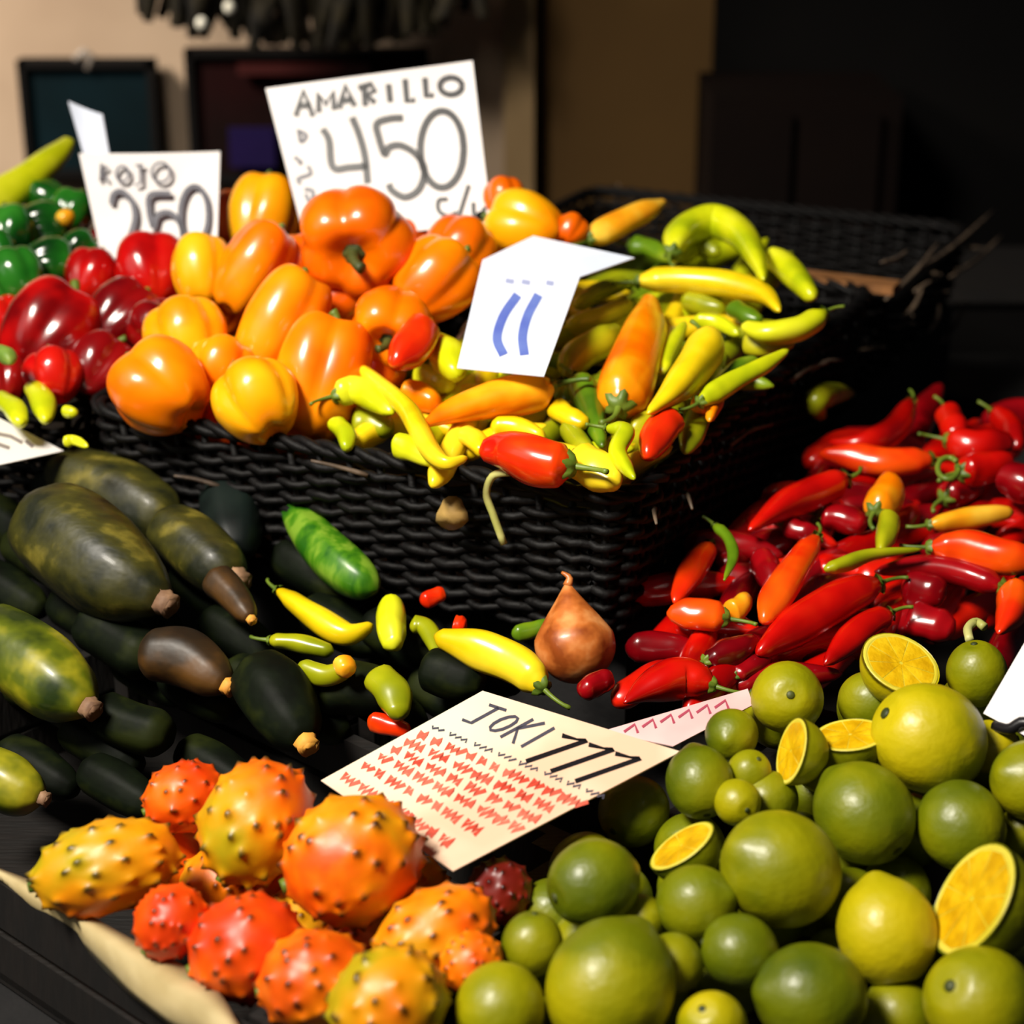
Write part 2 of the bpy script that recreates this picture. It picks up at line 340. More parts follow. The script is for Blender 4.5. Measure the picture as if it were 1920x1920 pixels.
# crates in front
A_ = np.array([-.747, .664, 0]); A_ /= np.linalg.norm(A_); B_ = np.array([.664, .747, 0]); B_ /= np.linalg.norm(B_)
C0 = np.array([-.128, .819, 0])
def crate(o, ea, eb, la, lb, z0, z1, label, m, slats=2):
    root = MB().box(tuple((o + ea * la / 2 + eb * lb / 2)[:2]) + (z0 + .004,), ea * la / 2, eb * lb / 2, (0, 0, .004)).obj('wooden_crate', m, smooth=False)
    tag(root, label, 'crate'); h = (z1 - z0) / slats; t = .005
    for (s, d, n, l) in ((o, ea, eb, la), (o + eb * lb, ea, -eb, la), (o, eb, ea, lb), (o + ea * la, eb, -ea, lb)):
        for k in range(slats):
            c = s + d * l / 2 + n * t; MB().box((c[0], c[1], z0 + h * (k + .5)), d * l / 2, n * t, (0, 0, h / 2 - .003)).obj('side_slat', m, root, smooth=False)
    for a in (0, 1):
        for b in (0, 1):
            c = o + ea * (la - .02 if a else .02) + eb * (lb - .02 if b else .02)
            MB().box((c[0], c[1], (z0 + z1) / 2), ea * .008, eb * .008, (0, 0, (z1 - z0) / 2)).obj('corner_post', m, root, smooth=False)
    return root
kc = crate(C0, A_, B_, .46, .27, .838, .918, 'dark wooden crate of horned melons with cream paper over its edge', M['wood'])
crate(C0 - A_ * .006, -A_, B_, .52, .46, .838, .915, 'dark wooden crate filled with limes at the lower right', M['wood'])
crate(C0 + B_ * .282 + A_ * .06, A_, B_, .24, .09, .838, .90, 'dark wooden crate under the dark courgettes', M['wood'])
crate(C1 - EU * .03 + EV * .04, -EU, EV, .60, .46, .838, .915, 'dark low wooden crate under the red chilies at the right', M['wood'])
# cream liner folded over the crate edge
top = [(-60, 1600), (0, 1628), (60, 1652), (150, 1705), (250, 1762), (330, 1802), (395, 1845), (425, 1880), (452, 1925), (500, 1960)]
bot = [(-60, 1622), (0, 1652), (60, 1700), (130, 1742), (190, 1796), (250, 1856), (320, 1908), (385, 1940), (430, 1975), (480, 2000)]
pt, pb = Plane(0, .9, .926, 0, 0), Plane(0, .9, .912, 0, 0); tt, bb = catmull(top, 60), catmull(bot, 60); V = []
for i in range(60):
    for q, (a, pl) in enumerate(((0, pt), (.5, pt), (1, pb))):
        x, y = tt[i] * (1 - a) + bb[i] * a; p = pl.at(x, y, .0008 * math.sin(i * .5 + q) + (.002 if q == 1 else 0)); V.append(p)
    V.append(V[-1] + np.array([0, .002, -.008 + .001 * math.sin(i * .4)]))
ln = obj('paper_liner', V, grid_faces(60, 4, False), M['liner'], kc); md = ln.modifiers.new('s', 'SOLIDIFY'); md.thickness = .001

# ---------------------------------------------------------------- ITEM LAYOUT: each thing is a chain of balls resting on its heap, settled so none sits inside another
class Item:
    def __init__(s, pts, rads, plane, lift, prio): s.p = np.array(pts, float); s.r = np.array(rads, float); s.D = np.array([plane.D(a, b, lift) for a, b in pts]); s.d = 0.; s.pr = prio; s.r0 = s.r
def settle(items, it=70, cap=.05, pack=.86):
    ds = [catmull(np.c_[i.p, i.r, i.D], max(2, 3 * len(i.p))) if len(i.p) > 1 else np.c_[i.p, i.r, i.D] for i in items]
    owner = np.concatenate([[k] * len(d) for k, d in enumerate(ds)]); A = np.vstack(ds); pr = np.array([items[k].pr for k in owner])
    l = np.hypot(A[:, None, 0] - A[None, :, 0], A[:, None, 1] - A[None, :, 1]) / F; rr = (A[:, None, 2] + A[None, :, 2]) / F * pack
    n = len(items)
    cand = np.argwhere((l < rr) & (owner[:, None] != owner[None, :]) & (pr[:, None] > pr[None, :]))   # i in front of j
    need = np.sqrt(np.maximum(rr[cand[:, 0], cand[:, 1]] ** 2 - l[cand[:, 0], cand[:, 1]] ** 2, 0))
    delta = np.zeros(n)
    for _ in range(it):
        D = A[:, 3] + delta[owner]; m = (D[cand[:, 0]] + D[cand[:, 1]]) / 2
        v = need * m - (D[cand[:, 1]] - D[cand[:, 0]]); bad = v > 0
        pf = np.zeros(n); pbk = np.zeros(n)
        np.maximum.at(pf, owner[cand[bad, 0]], v[bad]); np.maximum.at(pbk, owner[cand[bad, 1]], v[bad])
        delta += .3 * (pbk - pf); delta *= .985; delta = np.clip(delta, -cap, cap)
    for k, i in enumerate(items): i.d = delta[k]; i.D = i.D + delta[k]
def pts3(i): return np.array([atD(p[0], p[1], D) for p, D in zip(i.p, i.D)]), i.r * i.D / F

# ---- builders
def stem_tube(root, p, d, r, l, m, curl=.3, name='stem'):
    d = d / np.linalg.norm(d); s = np.cross(d, [.3, .2, 1.]); s /= np.linalg.norm(s); g = random.choice((-1, 1)) * curl
    P = catmull([p - d * l * .15, p + d * l * .4, p + d * l * .8 + s * l * g * .4, p + d * l + s * l * g], 8)
    V, Fc = tube(P, [r * 1.5, r * 1.2, r, r * .9, r * .85, r * .85, r * .95, r], 8); return obj(name, V, Fc, m, root)
def calyx(root, p, d, r, m, n=6, cup=.25):
    h, s, a = frame(d); V = []; k = n * 4
    for q, (rho, z) in enumerate(((.15, .3), (.5, .22), (.8, .05), (1.05, -cup))):
        for j in range(k):
            th = 2 * math.pi * j / k; w_ = 1 + (.28 * math.cos(n * th)) * (q / 3); V.append(p + (h * math.cos(th) + s * math.sin(th)) * r * rho * w_ + a * r * z)
    return obj('calyx', V, grid_faces(4, k) + [tuple(range(k))[::-1]], m, root)
def chili(name, i, m, label, group, cat='chili', stem='s', sm=None, taper=.5, k=16):
    P3, r3 = pts3(i); n = 8 * len(P3) + 4; Q = catmull(np.c_[P3, r3], n); P, rad = Q[:, :3], Q[:, 3].copy()
    t = np.linspace(0, 1, n)
    if stem == 'e': P = P[::-1]; rad = rad[::-1]
    prof = np.minimum(1, (.45 + 4.5 * t)) * np.where(t > .6, 1 - (1 - taper) * ((t - .6) / .4) ** 1.7, 1.)
    prof[-1] *= .3; prof[-2] *= .75; prof[0] *= .5
    ph = random.uniform(0, 6); nl = 3
    lump = lambda u, th: 1 + .06 * math.cos(nl * th + ph + u * 1.5) + .04 * math.sin(u * 9 + th * 2 + ph) + .02 * math.sin(u * 14 + ph)
    V, Fc = tube(P, np.maximum(rad * prof, .0008), k, lump=lump); o = obj(name, V, Fc, m); tag(o, label, cat, group)
    if stem:
        d = P[0] - P[1]; d /= np.linalg.norm(d); rb = rad[2] * .75; sm = sm or M['stem']
        calyx(o, P[0] + d * .001, d, rb * .8, sm, 5, .5); stem_tube(o, P[0], d, max(rb * .2, .0015), rb * 2.0 + .006, sm)
    return o
def bell(name, i, m, label, group, axis, elong=1.0, lobes=4, stemm=None, cat='bell pepper', sc=(1, 1), st=True):
    P3, r3 = pts3(i); c = P3.mean(0); r = r3[0]; fr = frame(axis, tuple(UP + .2 * RT)); ph = random.uniform(0, 6)
    def fn(x, y, z, th, p):
        lo = 1 - .17 * (1 - abs(math.cos(lobes * (th + ph) / 2))) ** 1.3 * (math.sin(p) ** .5) + .03 * math.sin(2 * th + ph)
        rho = math.sin(p) ** .75; zz = math.copysign(abs(math.cos(p)) ** .85, math.cos(p))
        bend = 1 - .18 * (zz < 0) * abs(zz)
        zz -= .42 * math.exp(-(rho / .42) ** 2) * (z > 0); zz += .22 * math.exp(-(rho / .3) ** 2) * (z < 0)
        zz += .07 * math.cos(lobes * (th + ph)) * (rho > .2) * (1 if z < 0 else .6) * rho
        return math.cos(th) * rho * lo * bend, math.sin(th) * rho * lo * bend, zz
    V, Fc = ellipsoid(c, fr, (r * sc[0], r * sc[1], r * elong), 56, 34, fn); o = obj(name, V, Fc, m); tag(o, label, cat, group)
    if st:
        a = fr[2]; p = c + a * r * elong * .60; sm = stemm or M['stem']
        calyx(o, p, a, r * .3, sm, 6, .05); stem_tube(o, p, a, r * .1, r * .5, sm, .35)
    return o
def lime(name, i, m, label, group=None, axis=None, sc=1.12, cat='lime'):
    P3, r3 = pts3(i); c = P3[0]; r = r3[0]; fr = frame(axis if axis is not None else rng.normal(size=3))
    def fn(x, y, z, th, p):
        k = 1 + .012 * math.sin(3 * th + c[0] * 90) * math.sin(p); z2 = z
        if z > .9: z2 = z + .10 * ((z - .9) / .1) ** 2
        if z < -.93: z2 = z + .05
        return x * k, y * k, z2
    V, Fc = ellipsoid(c, fr, (r, r, r * sc), 36, 24, fn); o = obj(name, V, Fc, m); tag(o, label, cat, group)
    V, Fc = ellipsoid(c - fr[2] * r * sc * .95, fr, (r * .12, r * .12, r * .05), 10, 6); obj('stem_scar', V, Fc, M['dstem'], o)
    return o
def half(name, i, m, label, axis, group=None, sc=1.05, flat=1.0, depth=1.15, cat='lime'):
    """half fruit: axis = the way the cut face looks"""
    P3, r3 = pts3(i); c = P3[0]; r = r3[0]; fr = frame(axis); h, s, a = fr; V = []; ku = 36; kv = 14
    for q in range(kv + 1):
        ph = math.pi / 2 + (math.pi / 2 - .02) * q / kv
        for j in range(ku):
            th = 2 * math.pi * j / ku; V.append(c + (h * math.cos(th) + s * math.sin(th) * sc) * r * math.sin(ph) + a * r * depth * math.cos(ph))
    Fc = grid_faces(kv + 1, ku) + [tuple(range(ku)), tuple(range(kv * ku, (kv + 1) * ku))[::-1]]
    o = obj(name, V, [f[::-1] for f in Fc], m); tag(o, label, cat, group)
    V = []
    for rho, z in ((.97, .002), (.95, .014), (.90, .016), (.87, .010)):
        for j in range(ku): th = 2 * math.pi * j / ku; V.append(c + (h * math.cos(th) + s * math.sin(th) * sc) * r * rho + a * r * z * 1.5)
    f = obj('cut_face', V, grid_faces(4, ku) + [tuple(range(3 * ku, 4 * ku))], M['pith'], o, smooth=False)
    fl = MB(); n = 9
    for q in range(n):
        a0, a1 = 2 * math.pi * (q + .025) / n, 2 * math.pi * (q + .975) / n; W = []
        for (t, rho) in ((a0, .05), (a0, .5), (a0, .85), ((a0 + a1) / 2, .87), (a1, .85), (a1, .5), (a1, .05)):
            W.append(c + (h * math.cos(t) + s * math.sin(t) * sc) * r * rho + a * r * .022)
        cc = c + (h * math.cos((a0 + a1) / 2) + s * math.sin((a0 + a1) / 2) * sc) * r * .5 + a * r * .05
        fl.add(W + [cc], [(k, k + 1, 7) for k in range(6)] + [(6, 0, 7)])
    fl.obj('flesh', M['flesh'], f); return o
def kiwano(name, i, m, label, axis, elong, group='horned melons in the crate'):
    P3, r3 = pts3(i); c = P3[0]; r = r3[0]; fr = frame(axis, tuple(UP)); N = 62
    k = np.arange(N) + .5; ph = np.arccos(1 - 2 * k / N); th = math.pi * (1 + 5 ** .5) * k
    S_ = np.c_[np.cos(th) * np.sin(ph), np.sin(th) * np.sin(ph), np.cos(ph)] + rng.normal(size=(N, 3)) * .13; S_ /= np.linalg.norm(S_, axis=1)[:, None]
    amp = rng.uniform(.6, 1.1, N); ku, kv = 110, 72; V = []; T = []
    for a in range(kv + 1):
        p = math.pi * (1e-3 + (1 - 2e-3) * a / kv); t = np.arange(ku) * 2 * math.pi / ku
        D3 = np.c_[np.cos(t) * math.sin(p), np.sin(t) * math.sin(p), np.full(ku, math.cos(p))]
        ang = np.arccos(np.clip(D3 @ S_.T, -1, 1)); q = ang.argmin(1); m_ = ang.min(1); A = amp[q]
        disp = A * (  .065 * np.exp(-(m_ / .13) ** 2) + .08 * np.exp(-(m_ / .045) ** 2)) - .01
        W = D3 * (1 + disp)[:, None]; V.append(c + fr[0] * W[:, :1] * r + fr[1] * W[:, 1:2] * r + fr[2] * W[:, 2:] * r * elong); T.append(np.clip(1.6 - m_ / .055, 0, 1) * (A > .68))
    V = np.vstack(V); Fc = grid_faces(kv + 1, ku) + [tuple(range(ku))[::-1], tuple(range(kv * ku, (kv + 1) * ku))]
    o = obj(name, V, Fc, m, attr=np.concatenate(T)); tag(o, label, 'horned melon', group)
    V, Fc = tube([c - fr[2] * r * elong * .96, c - fr[2] * r * elong * 1.06], [r * .14, r * .12], 8); obj('stem', V, Fc, M['stem'], o); return o
def courgette(name, i, m, label, end='e', endm=None, group='courgettes in the shade', rib=6, cat='courgette'):
    P3, r3 = pts3(i); n = 26; Q = catmull(np.c_[P3, r3], n); P, rad = Q[:, :3], Q[:, 3].copy()
    if end == 's': P = P[::-1]; rad = rad[::-1]
    t = np.linspace(0, 1, n); prof = np.minimum(1, np.sqrt(np.clip(1 - (1 - t / .16) ** 2, .02, 1)) * (t < .16) + (t >= .16)) * np.where(t > .8, 1 - .45 * ((t - .8) / .2) ** 2, 1)
    V, Fc = tube(P, rad * prof, 24, lump=lambda u, th: 1 + .035 * math.cos(rib * th) + .02 * math.sin(9 * u + th)); V0 = V
    o = obj(name, V, Fc, m); tag(o, label, cat, group)
    if endm:
        d = P[-1] - P[-2]; d /= np.linalg.norm(d); r = rad[-1] * .55
        V, Fc = tube([P[-1] - d * .002, P[-1] + d * r * .35, P[-1] + d * r * .8, P[-1] + d * r * .82, P[-1] + d * r * .5], [r * 1.05, r * .8, r * .9, r * .62, r * .5], 14, lump=lambda u, th: 1 + .08 * math.cos(5 * th))
        obj('stem_end', V, Fc, endm, o)
    return o

def inpoly(x, y, P):
    c = False; j = len(P) - 1
    for i in range(len(P)):
        if (P[i][1] > y) != (P[j][1] > y) and x < (P[j][0] - P[i][0]) * (y - P[i][1]) / (P[j][1] - P[i][1]) + P[i][0]: c = not c
        j = i
    return c
def scatter(P, n, mind, seed):
    r = random.Random(seed); out = []; xs = [p[0] for p in P]; ys = [p[1] for p in P]; t = 0
    while len(out) < n and t < 9000:
        t += 1; x, y = r.uniform(min(xs), max(xs)), r.uniform(min(ys), max(ys))
        if inpoly(x, y, P) and all(math.hypot(x - a, y - b) > mind for a, b in out): out.append((x, y))
    return out
def slope_uv(o, z0, su, sv):                    # heap plane in basket axes
    n2 = EU[:2] * su + EV[:2] * sv; return Plane(o[0], o[1], z0, n2[0], n2[1])

# ================================================================ UPPER BASKET: bell peppers and yellow chilies
PP = slope_uv(C1, 1.085, .02, .27)
PC = slope_uv(C1, 1.075, .0, .17)
GP = 'orange bell peppers in the big basket'; GC = 'yellow and orange chilies in the big basket'
ax = screen_axis
# px,py,r, mat, axis(stem dir), elong, lobes, lift, label
bells = [
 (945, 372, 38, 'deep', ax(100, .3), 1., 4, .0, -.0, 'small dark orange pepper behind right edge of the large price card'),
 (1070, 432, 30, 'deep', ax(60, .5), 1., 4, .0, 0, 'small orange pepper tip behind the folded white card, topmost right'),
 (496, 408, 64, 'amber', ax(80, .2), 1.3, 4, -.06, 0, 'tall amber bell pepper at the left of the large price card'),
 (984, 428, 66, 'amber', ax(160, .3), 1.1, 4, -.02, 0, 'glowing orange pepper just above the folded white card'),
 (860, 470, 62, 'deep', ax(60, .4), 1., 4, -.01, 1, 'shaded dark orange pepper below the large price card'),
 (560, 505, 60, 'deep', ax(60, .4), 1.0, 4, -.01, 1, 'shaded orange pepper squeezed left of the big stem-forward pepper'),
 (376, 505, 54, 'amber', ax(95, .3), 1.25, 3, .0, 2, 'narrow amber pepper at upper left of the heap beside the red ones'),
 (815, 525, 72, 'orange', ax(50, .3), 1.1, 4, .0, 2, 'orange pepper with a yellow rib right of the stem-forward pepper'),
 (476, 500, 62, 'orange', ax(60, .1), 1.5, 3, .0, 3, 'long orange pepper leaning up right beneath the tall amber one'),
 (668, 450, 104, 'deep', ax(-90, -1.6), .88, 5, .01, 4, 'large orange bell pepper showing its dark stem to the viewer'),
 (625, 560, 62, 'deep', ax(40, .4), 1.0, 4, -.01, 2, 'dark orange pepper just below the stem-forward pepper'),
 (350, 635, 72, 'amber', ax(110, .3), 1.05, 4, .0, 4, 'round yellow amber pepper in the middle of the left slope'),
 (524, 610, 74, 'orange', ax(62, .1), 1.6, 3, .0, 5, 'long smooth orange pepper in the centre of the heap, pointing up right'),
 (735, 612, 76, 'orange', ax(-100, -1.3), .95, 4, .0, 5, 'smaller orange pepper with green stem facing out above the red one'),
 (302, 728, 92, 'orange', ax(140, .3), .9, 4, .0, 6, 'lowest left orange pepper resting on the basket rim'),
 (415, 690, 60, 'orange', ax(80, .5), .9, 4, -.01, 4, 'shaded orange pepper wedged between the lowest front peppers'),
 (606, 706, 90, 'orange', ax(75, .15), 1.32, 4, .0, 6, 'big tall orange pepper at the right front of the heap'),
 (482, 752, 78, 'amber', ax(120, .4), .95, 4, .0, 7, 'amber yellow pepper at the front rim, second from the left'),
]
items = []; spec = []
for (x, y, r, m, a, el, lo, lf, pr, lab) in bells:
    it = Item([(x, y)], [r * 1.08], PP, lf, 100 + pr * 10 + y / 200); items.append(it); spec.append(('b', it, m, a, el, lo, lab))
chs = [  # pts, (r0..r1), mat, stem, prio, label
 ([(1266, 480), (1306, 462), (1350, 474)], (20, 16), 'G', None, 2, 'olive chili curled inside the arch of the topmost yellow chili'),
 ([(1181, 459), (1219, 466), (1256, 487)], (17, 14), 'D', 's', 3, 'green chili end beside the tip of the folded white card'),
 ([(1437, 481), (1462, 490), (1494, 522), (1525, 559)], (20, 22), 'L', 's', 4, 'lime yellow chili sloping down at the right of the arched one'),
 ([(1259, 474), (1281, 433), (1337, 413), (1384, 434), (1416, 481), (1432, 525)], (22, 26, 27, 25, 20, 12), 'L', 's', 8, 'topmost yellow chili bent into a tall arch'),
 ([(1078, 574), (1125, 545), (1178, 528)], (14, 17), 'G', None, 2, 'ochre olive chili lying right of the folded card, upper one'),
 ([(1062, 614), (1125, 594), (1185, 568)], (17, 18), 'G', None, 3, 'olive chili lying right of the folded card, second one down'),
 ([(1281, 562), (1320, 572), (1360, 582)], (18, 16), 'G', None, 2, 'olive chili under the long horizontal yellow one'),
 ([(1370, 575), (1400, 592), (1428, 602)], (17, 13), 'D', None, 3, 'dark green chili in the hollow under the long yellow one'),
 ([(1194, 528), (1250, 524), (1312, 527), (1375, 535), (1432, 552), (1462, 584)], (18, 22, 22, 22, 20, 11), 'Y', 's', 7, 'long horizontal yellow chili below the arched one'),
 ([(1395, 640), (1440, 650), (1490, 640)], (20, 15), 'G', None, 3, 'ochre olive chili under the pale lime one by the basket edge'),
 ([(1391, 610), (1437, 624), (1500, 615), (1546, 587)], (15, 20, 20, 18), 'L', 'e', 6, 'lime yellow chili reaching over the right rim at the widest point'),
 ([(1300, 600), (1350, 606), (1385, 628)], (14, 11), 'L', None, 4, 'thin lime chili in the hollow right of the orange one'),
 ([(1240, 700), (1258, 655), (1284, 604)], (14, 13), 'L', None, 4, 'thin lime chili standing right of the big orange chili'),
 ([(1060, 700), (1085, 666), (1131, 640), (1160, 612)], (20, 27, 26, 14), 'G', None, 4, 'broad olive chili right of the folded card bottom corner'),
 ([(1219, 556), (1213, 606), (1190, 668), (1171, 725), (1160, 762)], (20, 34, 43, 44, 36), 'O', 'e', 9, 'big orange chili standing upright among the yellow ones'),
 ([(1344, 738), (1375, 700), (1420, 672)], (18, 14), 'D', None, 3, 'green chili beneath the pale one near the right rim'),
 ([(1478, 656), (1431, 687), (1375, 715), (1312, 754)], (10, 14, 17, 18), 'L', 'e', 6, 'long pale lime chili lying along the right rim'),
 ([(1318, 632), (1322, 655), (1300, 690), (1262, 735), (1214, 776)], (26, 32, 30, 25, 12), 'Y', 's', 8, 'thick bright yellow chili right of the big orange chili'),
 ([(1081, 712), (1106, 752), (1119, 800), (1130, 838)], (26, 24, 18, 12), 'D', 's', 5, 'green chili pointing down left of the big orange one'),
 ([(1037, 760), (1069, 784), (1102, 796)], (18, 17), 'Y', 's', 6, 'short bright yellow chili below the folded white card'),
 ([(1269, 782), (1234, 812), (1212, 858)], (24, 28, 22), 'RO', 's', 7, 'short red orange chili by the right rim near the front corner'),
 ([(1300, 765), (1340, 745), (1330, 790)], (18, 12), 'O', None, 4, 'orange chili tip at the right rim'),
 ([(1137, 802), (1172, 810), (1157, 846), (1174, 877), (1190, 898)], (12, 16, 15, 13, 9), 'L', 's', 9, 'crooked pale lime chili at the front corner of the basket'),
 ([(1080, 858), (1112, 880), (1160, 908)], (28, 34, 26), 'Y', 's', 7, 'stubby dull yellow chili in the front corner of the basket'),
 ([(898, 846), (950, 846), (1013, 866), (1072, 874)], (26, 36, 40, 34), 'RO', 'e', 10, 'fat red orange chili lying on the front rim'),
 ([(921, 800), (975, 804), (1020, 822)], (20, 18), 'Y', None, 5, 'yellow chili directly above the fat red orange one'),
 ([(788, 800), (843, 774), (914, 753), (985, 738), (1034, 724)], (8, 22, 30, 34, 32), 'O', 'e', 9, 'long orange chili pointing left below the folded white card'),
 ([(758, 736), (790, 744), (820, 760)], (26, 22), 'O', None, 4, 'dull orange chili behind the thin yellow one'),
 ([(808, 640), (838, 668), (858, 705)], (22, 30, 24), 'L', 's', 5, 'lime yellow chili left of the folded white card'),
 ([(780, 700), (815, 712), (850, 722)], (20, 22), 'L', None, 4, 'lime chili under the red pepper tip'),
 ([(652, 672), (702, 712), (758, 761), (782, 800), (808, 846), (838, 868), (876, 858)], (8, 13, 16, 17, 17, 14, 11), 'Y', 's', 10, 'long thin curved yellow chili reaching from the peppers to the front rim'),
 ([(626, 742), (672, 732), (737, 775)], (20, 24, 18), 'L', 's', 6, 'lime chili curled at the foot of the right front pepper'),
 ([(625, 790), (648, 815), (650, 842)], (16, 15), 'L', None, 7, 'small lime chili tip hanging at the front rim, leftmost'),
 ([(662, 790), (695, 792), (735, 806)], (24, 26), 'G', None, 5, 'olive chili at the left front of the chilies'),
 ([(740, 832), (772, 842), (815, 866)], (22, 18), 'L', None, 6, 'pale lime chili lying flat on the front rim'),
 ([(866, 812), (892, 826), (905, 850)], (18, 16), 'Y', None, 4, 'yellow chili tip left of the fat red orange one'),
 ([(1103, 449), (1156, 423), (1212, 396), (1248, 376)], (18, 23, 18, 9), 'OY', 's', 8, 'orange yellow chili pointing up right above the folded card'),
 ([(1060, 800), (1085, 826), (1110, 850)], (18, 14), 'G', None, 4, 'olive chili between fat red orange and crooked lime chilies'),
]
for pts, rr_, m, st, pr, lab in chs:
    rr_ = np.interp(np.linspace(0, 1, len(pts)), np.linspace(0, 1, len(rr_)), rr_)
    it = Item(pts, rr_ * 1.15, PC, .0, 100 + pr * 10 + pts[0][1] / 200); items.append(it); spec.append(('c', it, m, st, lab))
it = Item([(800, 610), (770, 650), (738, 684)], [34, 38, 26], PC, .02, 165); items.append(it); spec.append(('c', it, 'RO', None, 'red pointed pepper under the smaller stem-forward orange pepper'))
# lower layers seen only through the gaps
GF = 'olive and yellow chilies in the lower layer of the big basket'
for k, (x, y) in enumerate(scatter([(640, 740), (860, 640), (1060, 560), (1190, 480), (1380, 480), (1500, 590), (1420, 670), (1180, 890), (900, 860), (700, 820)], 60, 40, 3)):
    a = random.uniform(-.2, 1.3); l = random.uniform(70, 105); dx, dy = math.cos(a) * l, -math.sin(a) * l
    it = Item([(x - dx, y - dy), (x, y - 8), (x + dx, y + dy)], [22, 24, 14], PC, -.022, 10 + y / 200); items.append(it)
    spec.append(('c', it, random.choice('GGDLLY'), None, 'chili of the lower layer, glimpsed between the yellow chilies in the big basket'))
for (x, y) in [(400, 590), (440, 420), (560, 420), (640, 640), (760, 470), (700, 700), (420, 800), (560, 800), (900, 440)]:
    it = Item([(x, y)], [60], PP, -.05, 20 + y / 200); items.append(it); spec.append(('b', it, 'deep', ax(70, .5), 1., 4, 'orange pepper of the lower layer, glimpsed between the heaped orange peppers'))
settle(items, cap=.045)
for s in spec:
    if s[0] == 'b':
        _, it, m, a, el, lo, lab = s
        front = 'show' in lab or 'facing' in lab; low = 'lower layer' in lab
        bell('bell_pepper', it, M[m], lab, 'orange peppers in the lower layer' if low else GP, a, el, lo, M['dstem'] if front else None, st=True)
    else:
        _, it, m, st, lab = s; low = 'lower layer' in lab
        chili('chili_pepper', it, M[m], lab, GF if low else GC, stem=st)

# ================================================================ FAR LEFT BASKET: red and green bell peppers
PL = slope_uv(C1, 1.062, .0, .30); items = []; spec = []
reds = [
 (8, 600, 42, 'pred', ax(120, .3), 'pinkish red pepper cut by the left edge of the photo'),
 (92, 622, 84, 'pred', ax(60, .3), 'brightest large red pepper at the far left'),
 (172, 520, 48, 'pred', ax(80, .3), 'red pepper under the lower left corner of the ROJO card'),
 (285, 512, 66, 'pred', ax(100, .4), 'dark red pepper below the middle of the ROJO card'),
 (228, 600, 66, 'pdred', ax(50, .4), 'very dark red pepper in the middle of the red heap'),
 (300, 618, 52, 'pdred', ax(140, .4), 'dark red pepper touching the left amber peppers'),
 (185, 690, 62, 'pdred', ax(60, .4), 'dark red pepper low in the heap above the basket rim'),
 (100, 705, 50, 'pred', ax(100, .4), 'small red pepper at the bottom of the red heap, left'),
 (10, 712, 40, 'pdred', ax(100, .4), 'dark red pepper low at the left edge of the photo'),
 (255, 710, 40, 'pdred', ax(30, .4), 'shaded red pepper beside the lowest left orange pepper'),
]
for k, (x, y, r, m, a, lab) in enumerate(reds):
    it = Item([(x, y)], [r * 1.14], PL, .0, 100 + y); items.append(it); spec.append((it, m, a, lab, 'red bell peppers in the left basket'))
greens = [
 (18, 440, 48, 'green pepper at the left edge under the yellow green one'), (78, 430, 44, 'green pepper left of the ROJO card, upper'),
 (135, 395, 34, 'small green pepper touching the ROJO card'), (32, 520, 46, 'green pepper above the pinkish red one at the left edge'),
 (92, 492, 42, 'shiny green pepper with the brightest highlight'), (148, 470, 34, 'green pepper behind the lower left of the ROJO card'),
 (88, 374, 32, 'small green pepper under the tip of the yellow green one'), (-10, 480, 40, 'green pepper cut off by the left edge')]
for x, y, r, lab in greens:
    it = Item([(x, y)], [r * 1.22], PL, .005, 60 + y / 10); items.append(it); spec.append((it, 'pgreen', ax(random.uniform(0, 180), .3), lab, 'green bell peppers in the left basket'))
for (x, y) in [(60, 560), (160, 600), (250, 560), (140, 650), (60, 680), (220, 660), (330, 560), (200, 470)]:
    it = Item([(x, y)], [50], PL, -.05, 10 + y / 100); items.append(it); spec.append((it, 'pdred', ax(70, .4), 'red pepper of the lower layer, glimpsed in the gaps of the red heap', 'red peppers in the lower layer'))
settle(items, cap=.04)
for it, m, a, lab, g in spec: bell('bell_pepper', it, M[m], lab, g, a, random.uniform(.95, 1.1), 4)
def single(kind, pts, rads, plane, lift, m, lab, **kw):
    it = Item(pts, np.interp(np.linspace(0, 1, len(pts)), np.linspace(0, 1, len(rads)), rads), plane, lift, 1)
    return kind(kw.pop('name', 'chili_pepper'), it, m, lab, kw.pop('group', None), **kw)
single(chili, [(-60, 415), (0, 372), (60, 330), (108, 290), (132, 262)], (40, 36, 30, 22, 15), PL, .015, M['L'], 'thick yellow green pepper at the left edge pointing up right', cat='pepper', taper=.7, stem=None, name='long_pepper')
single(chili, [(118, 405), (130, 412)], (16, 16), PL, .01, M['OY'], 'small orange chili tip among the green peppers', stem=None)
for pts, r, lab in (([(60, 722), (80, 755), (86, 790)], (18, 24, 18), 'yellow green chili at the left below the red peppers'),
                    ([(-10, 745), (24, 765), (40, 795)], (18, 22), 'yellow green chili above the white card at the left edge'),
                    ([(118, 830), (140, 826), (165, 838)], (12, 9), 'thin yellow green chili tip by the left end of the big basket'),
                    ([(120, 770), (145, 775)], (13, 10), 'short pale green chili end beside the red heap')):
    single(chili, pts, r, slope_uv(C1, 1.06, 0, .1), .012, M['L'], lab, group='yellow green chilies at the left', stem=None)
it = Item([(-8, 655), (14, 668), (20, 680)], [14, 16, 10], PL, .05, 1); chili('chili_pepper', it, M['leafg'], 'pale green chili tip lying on the red peppers at the left edge', None, stem=None)

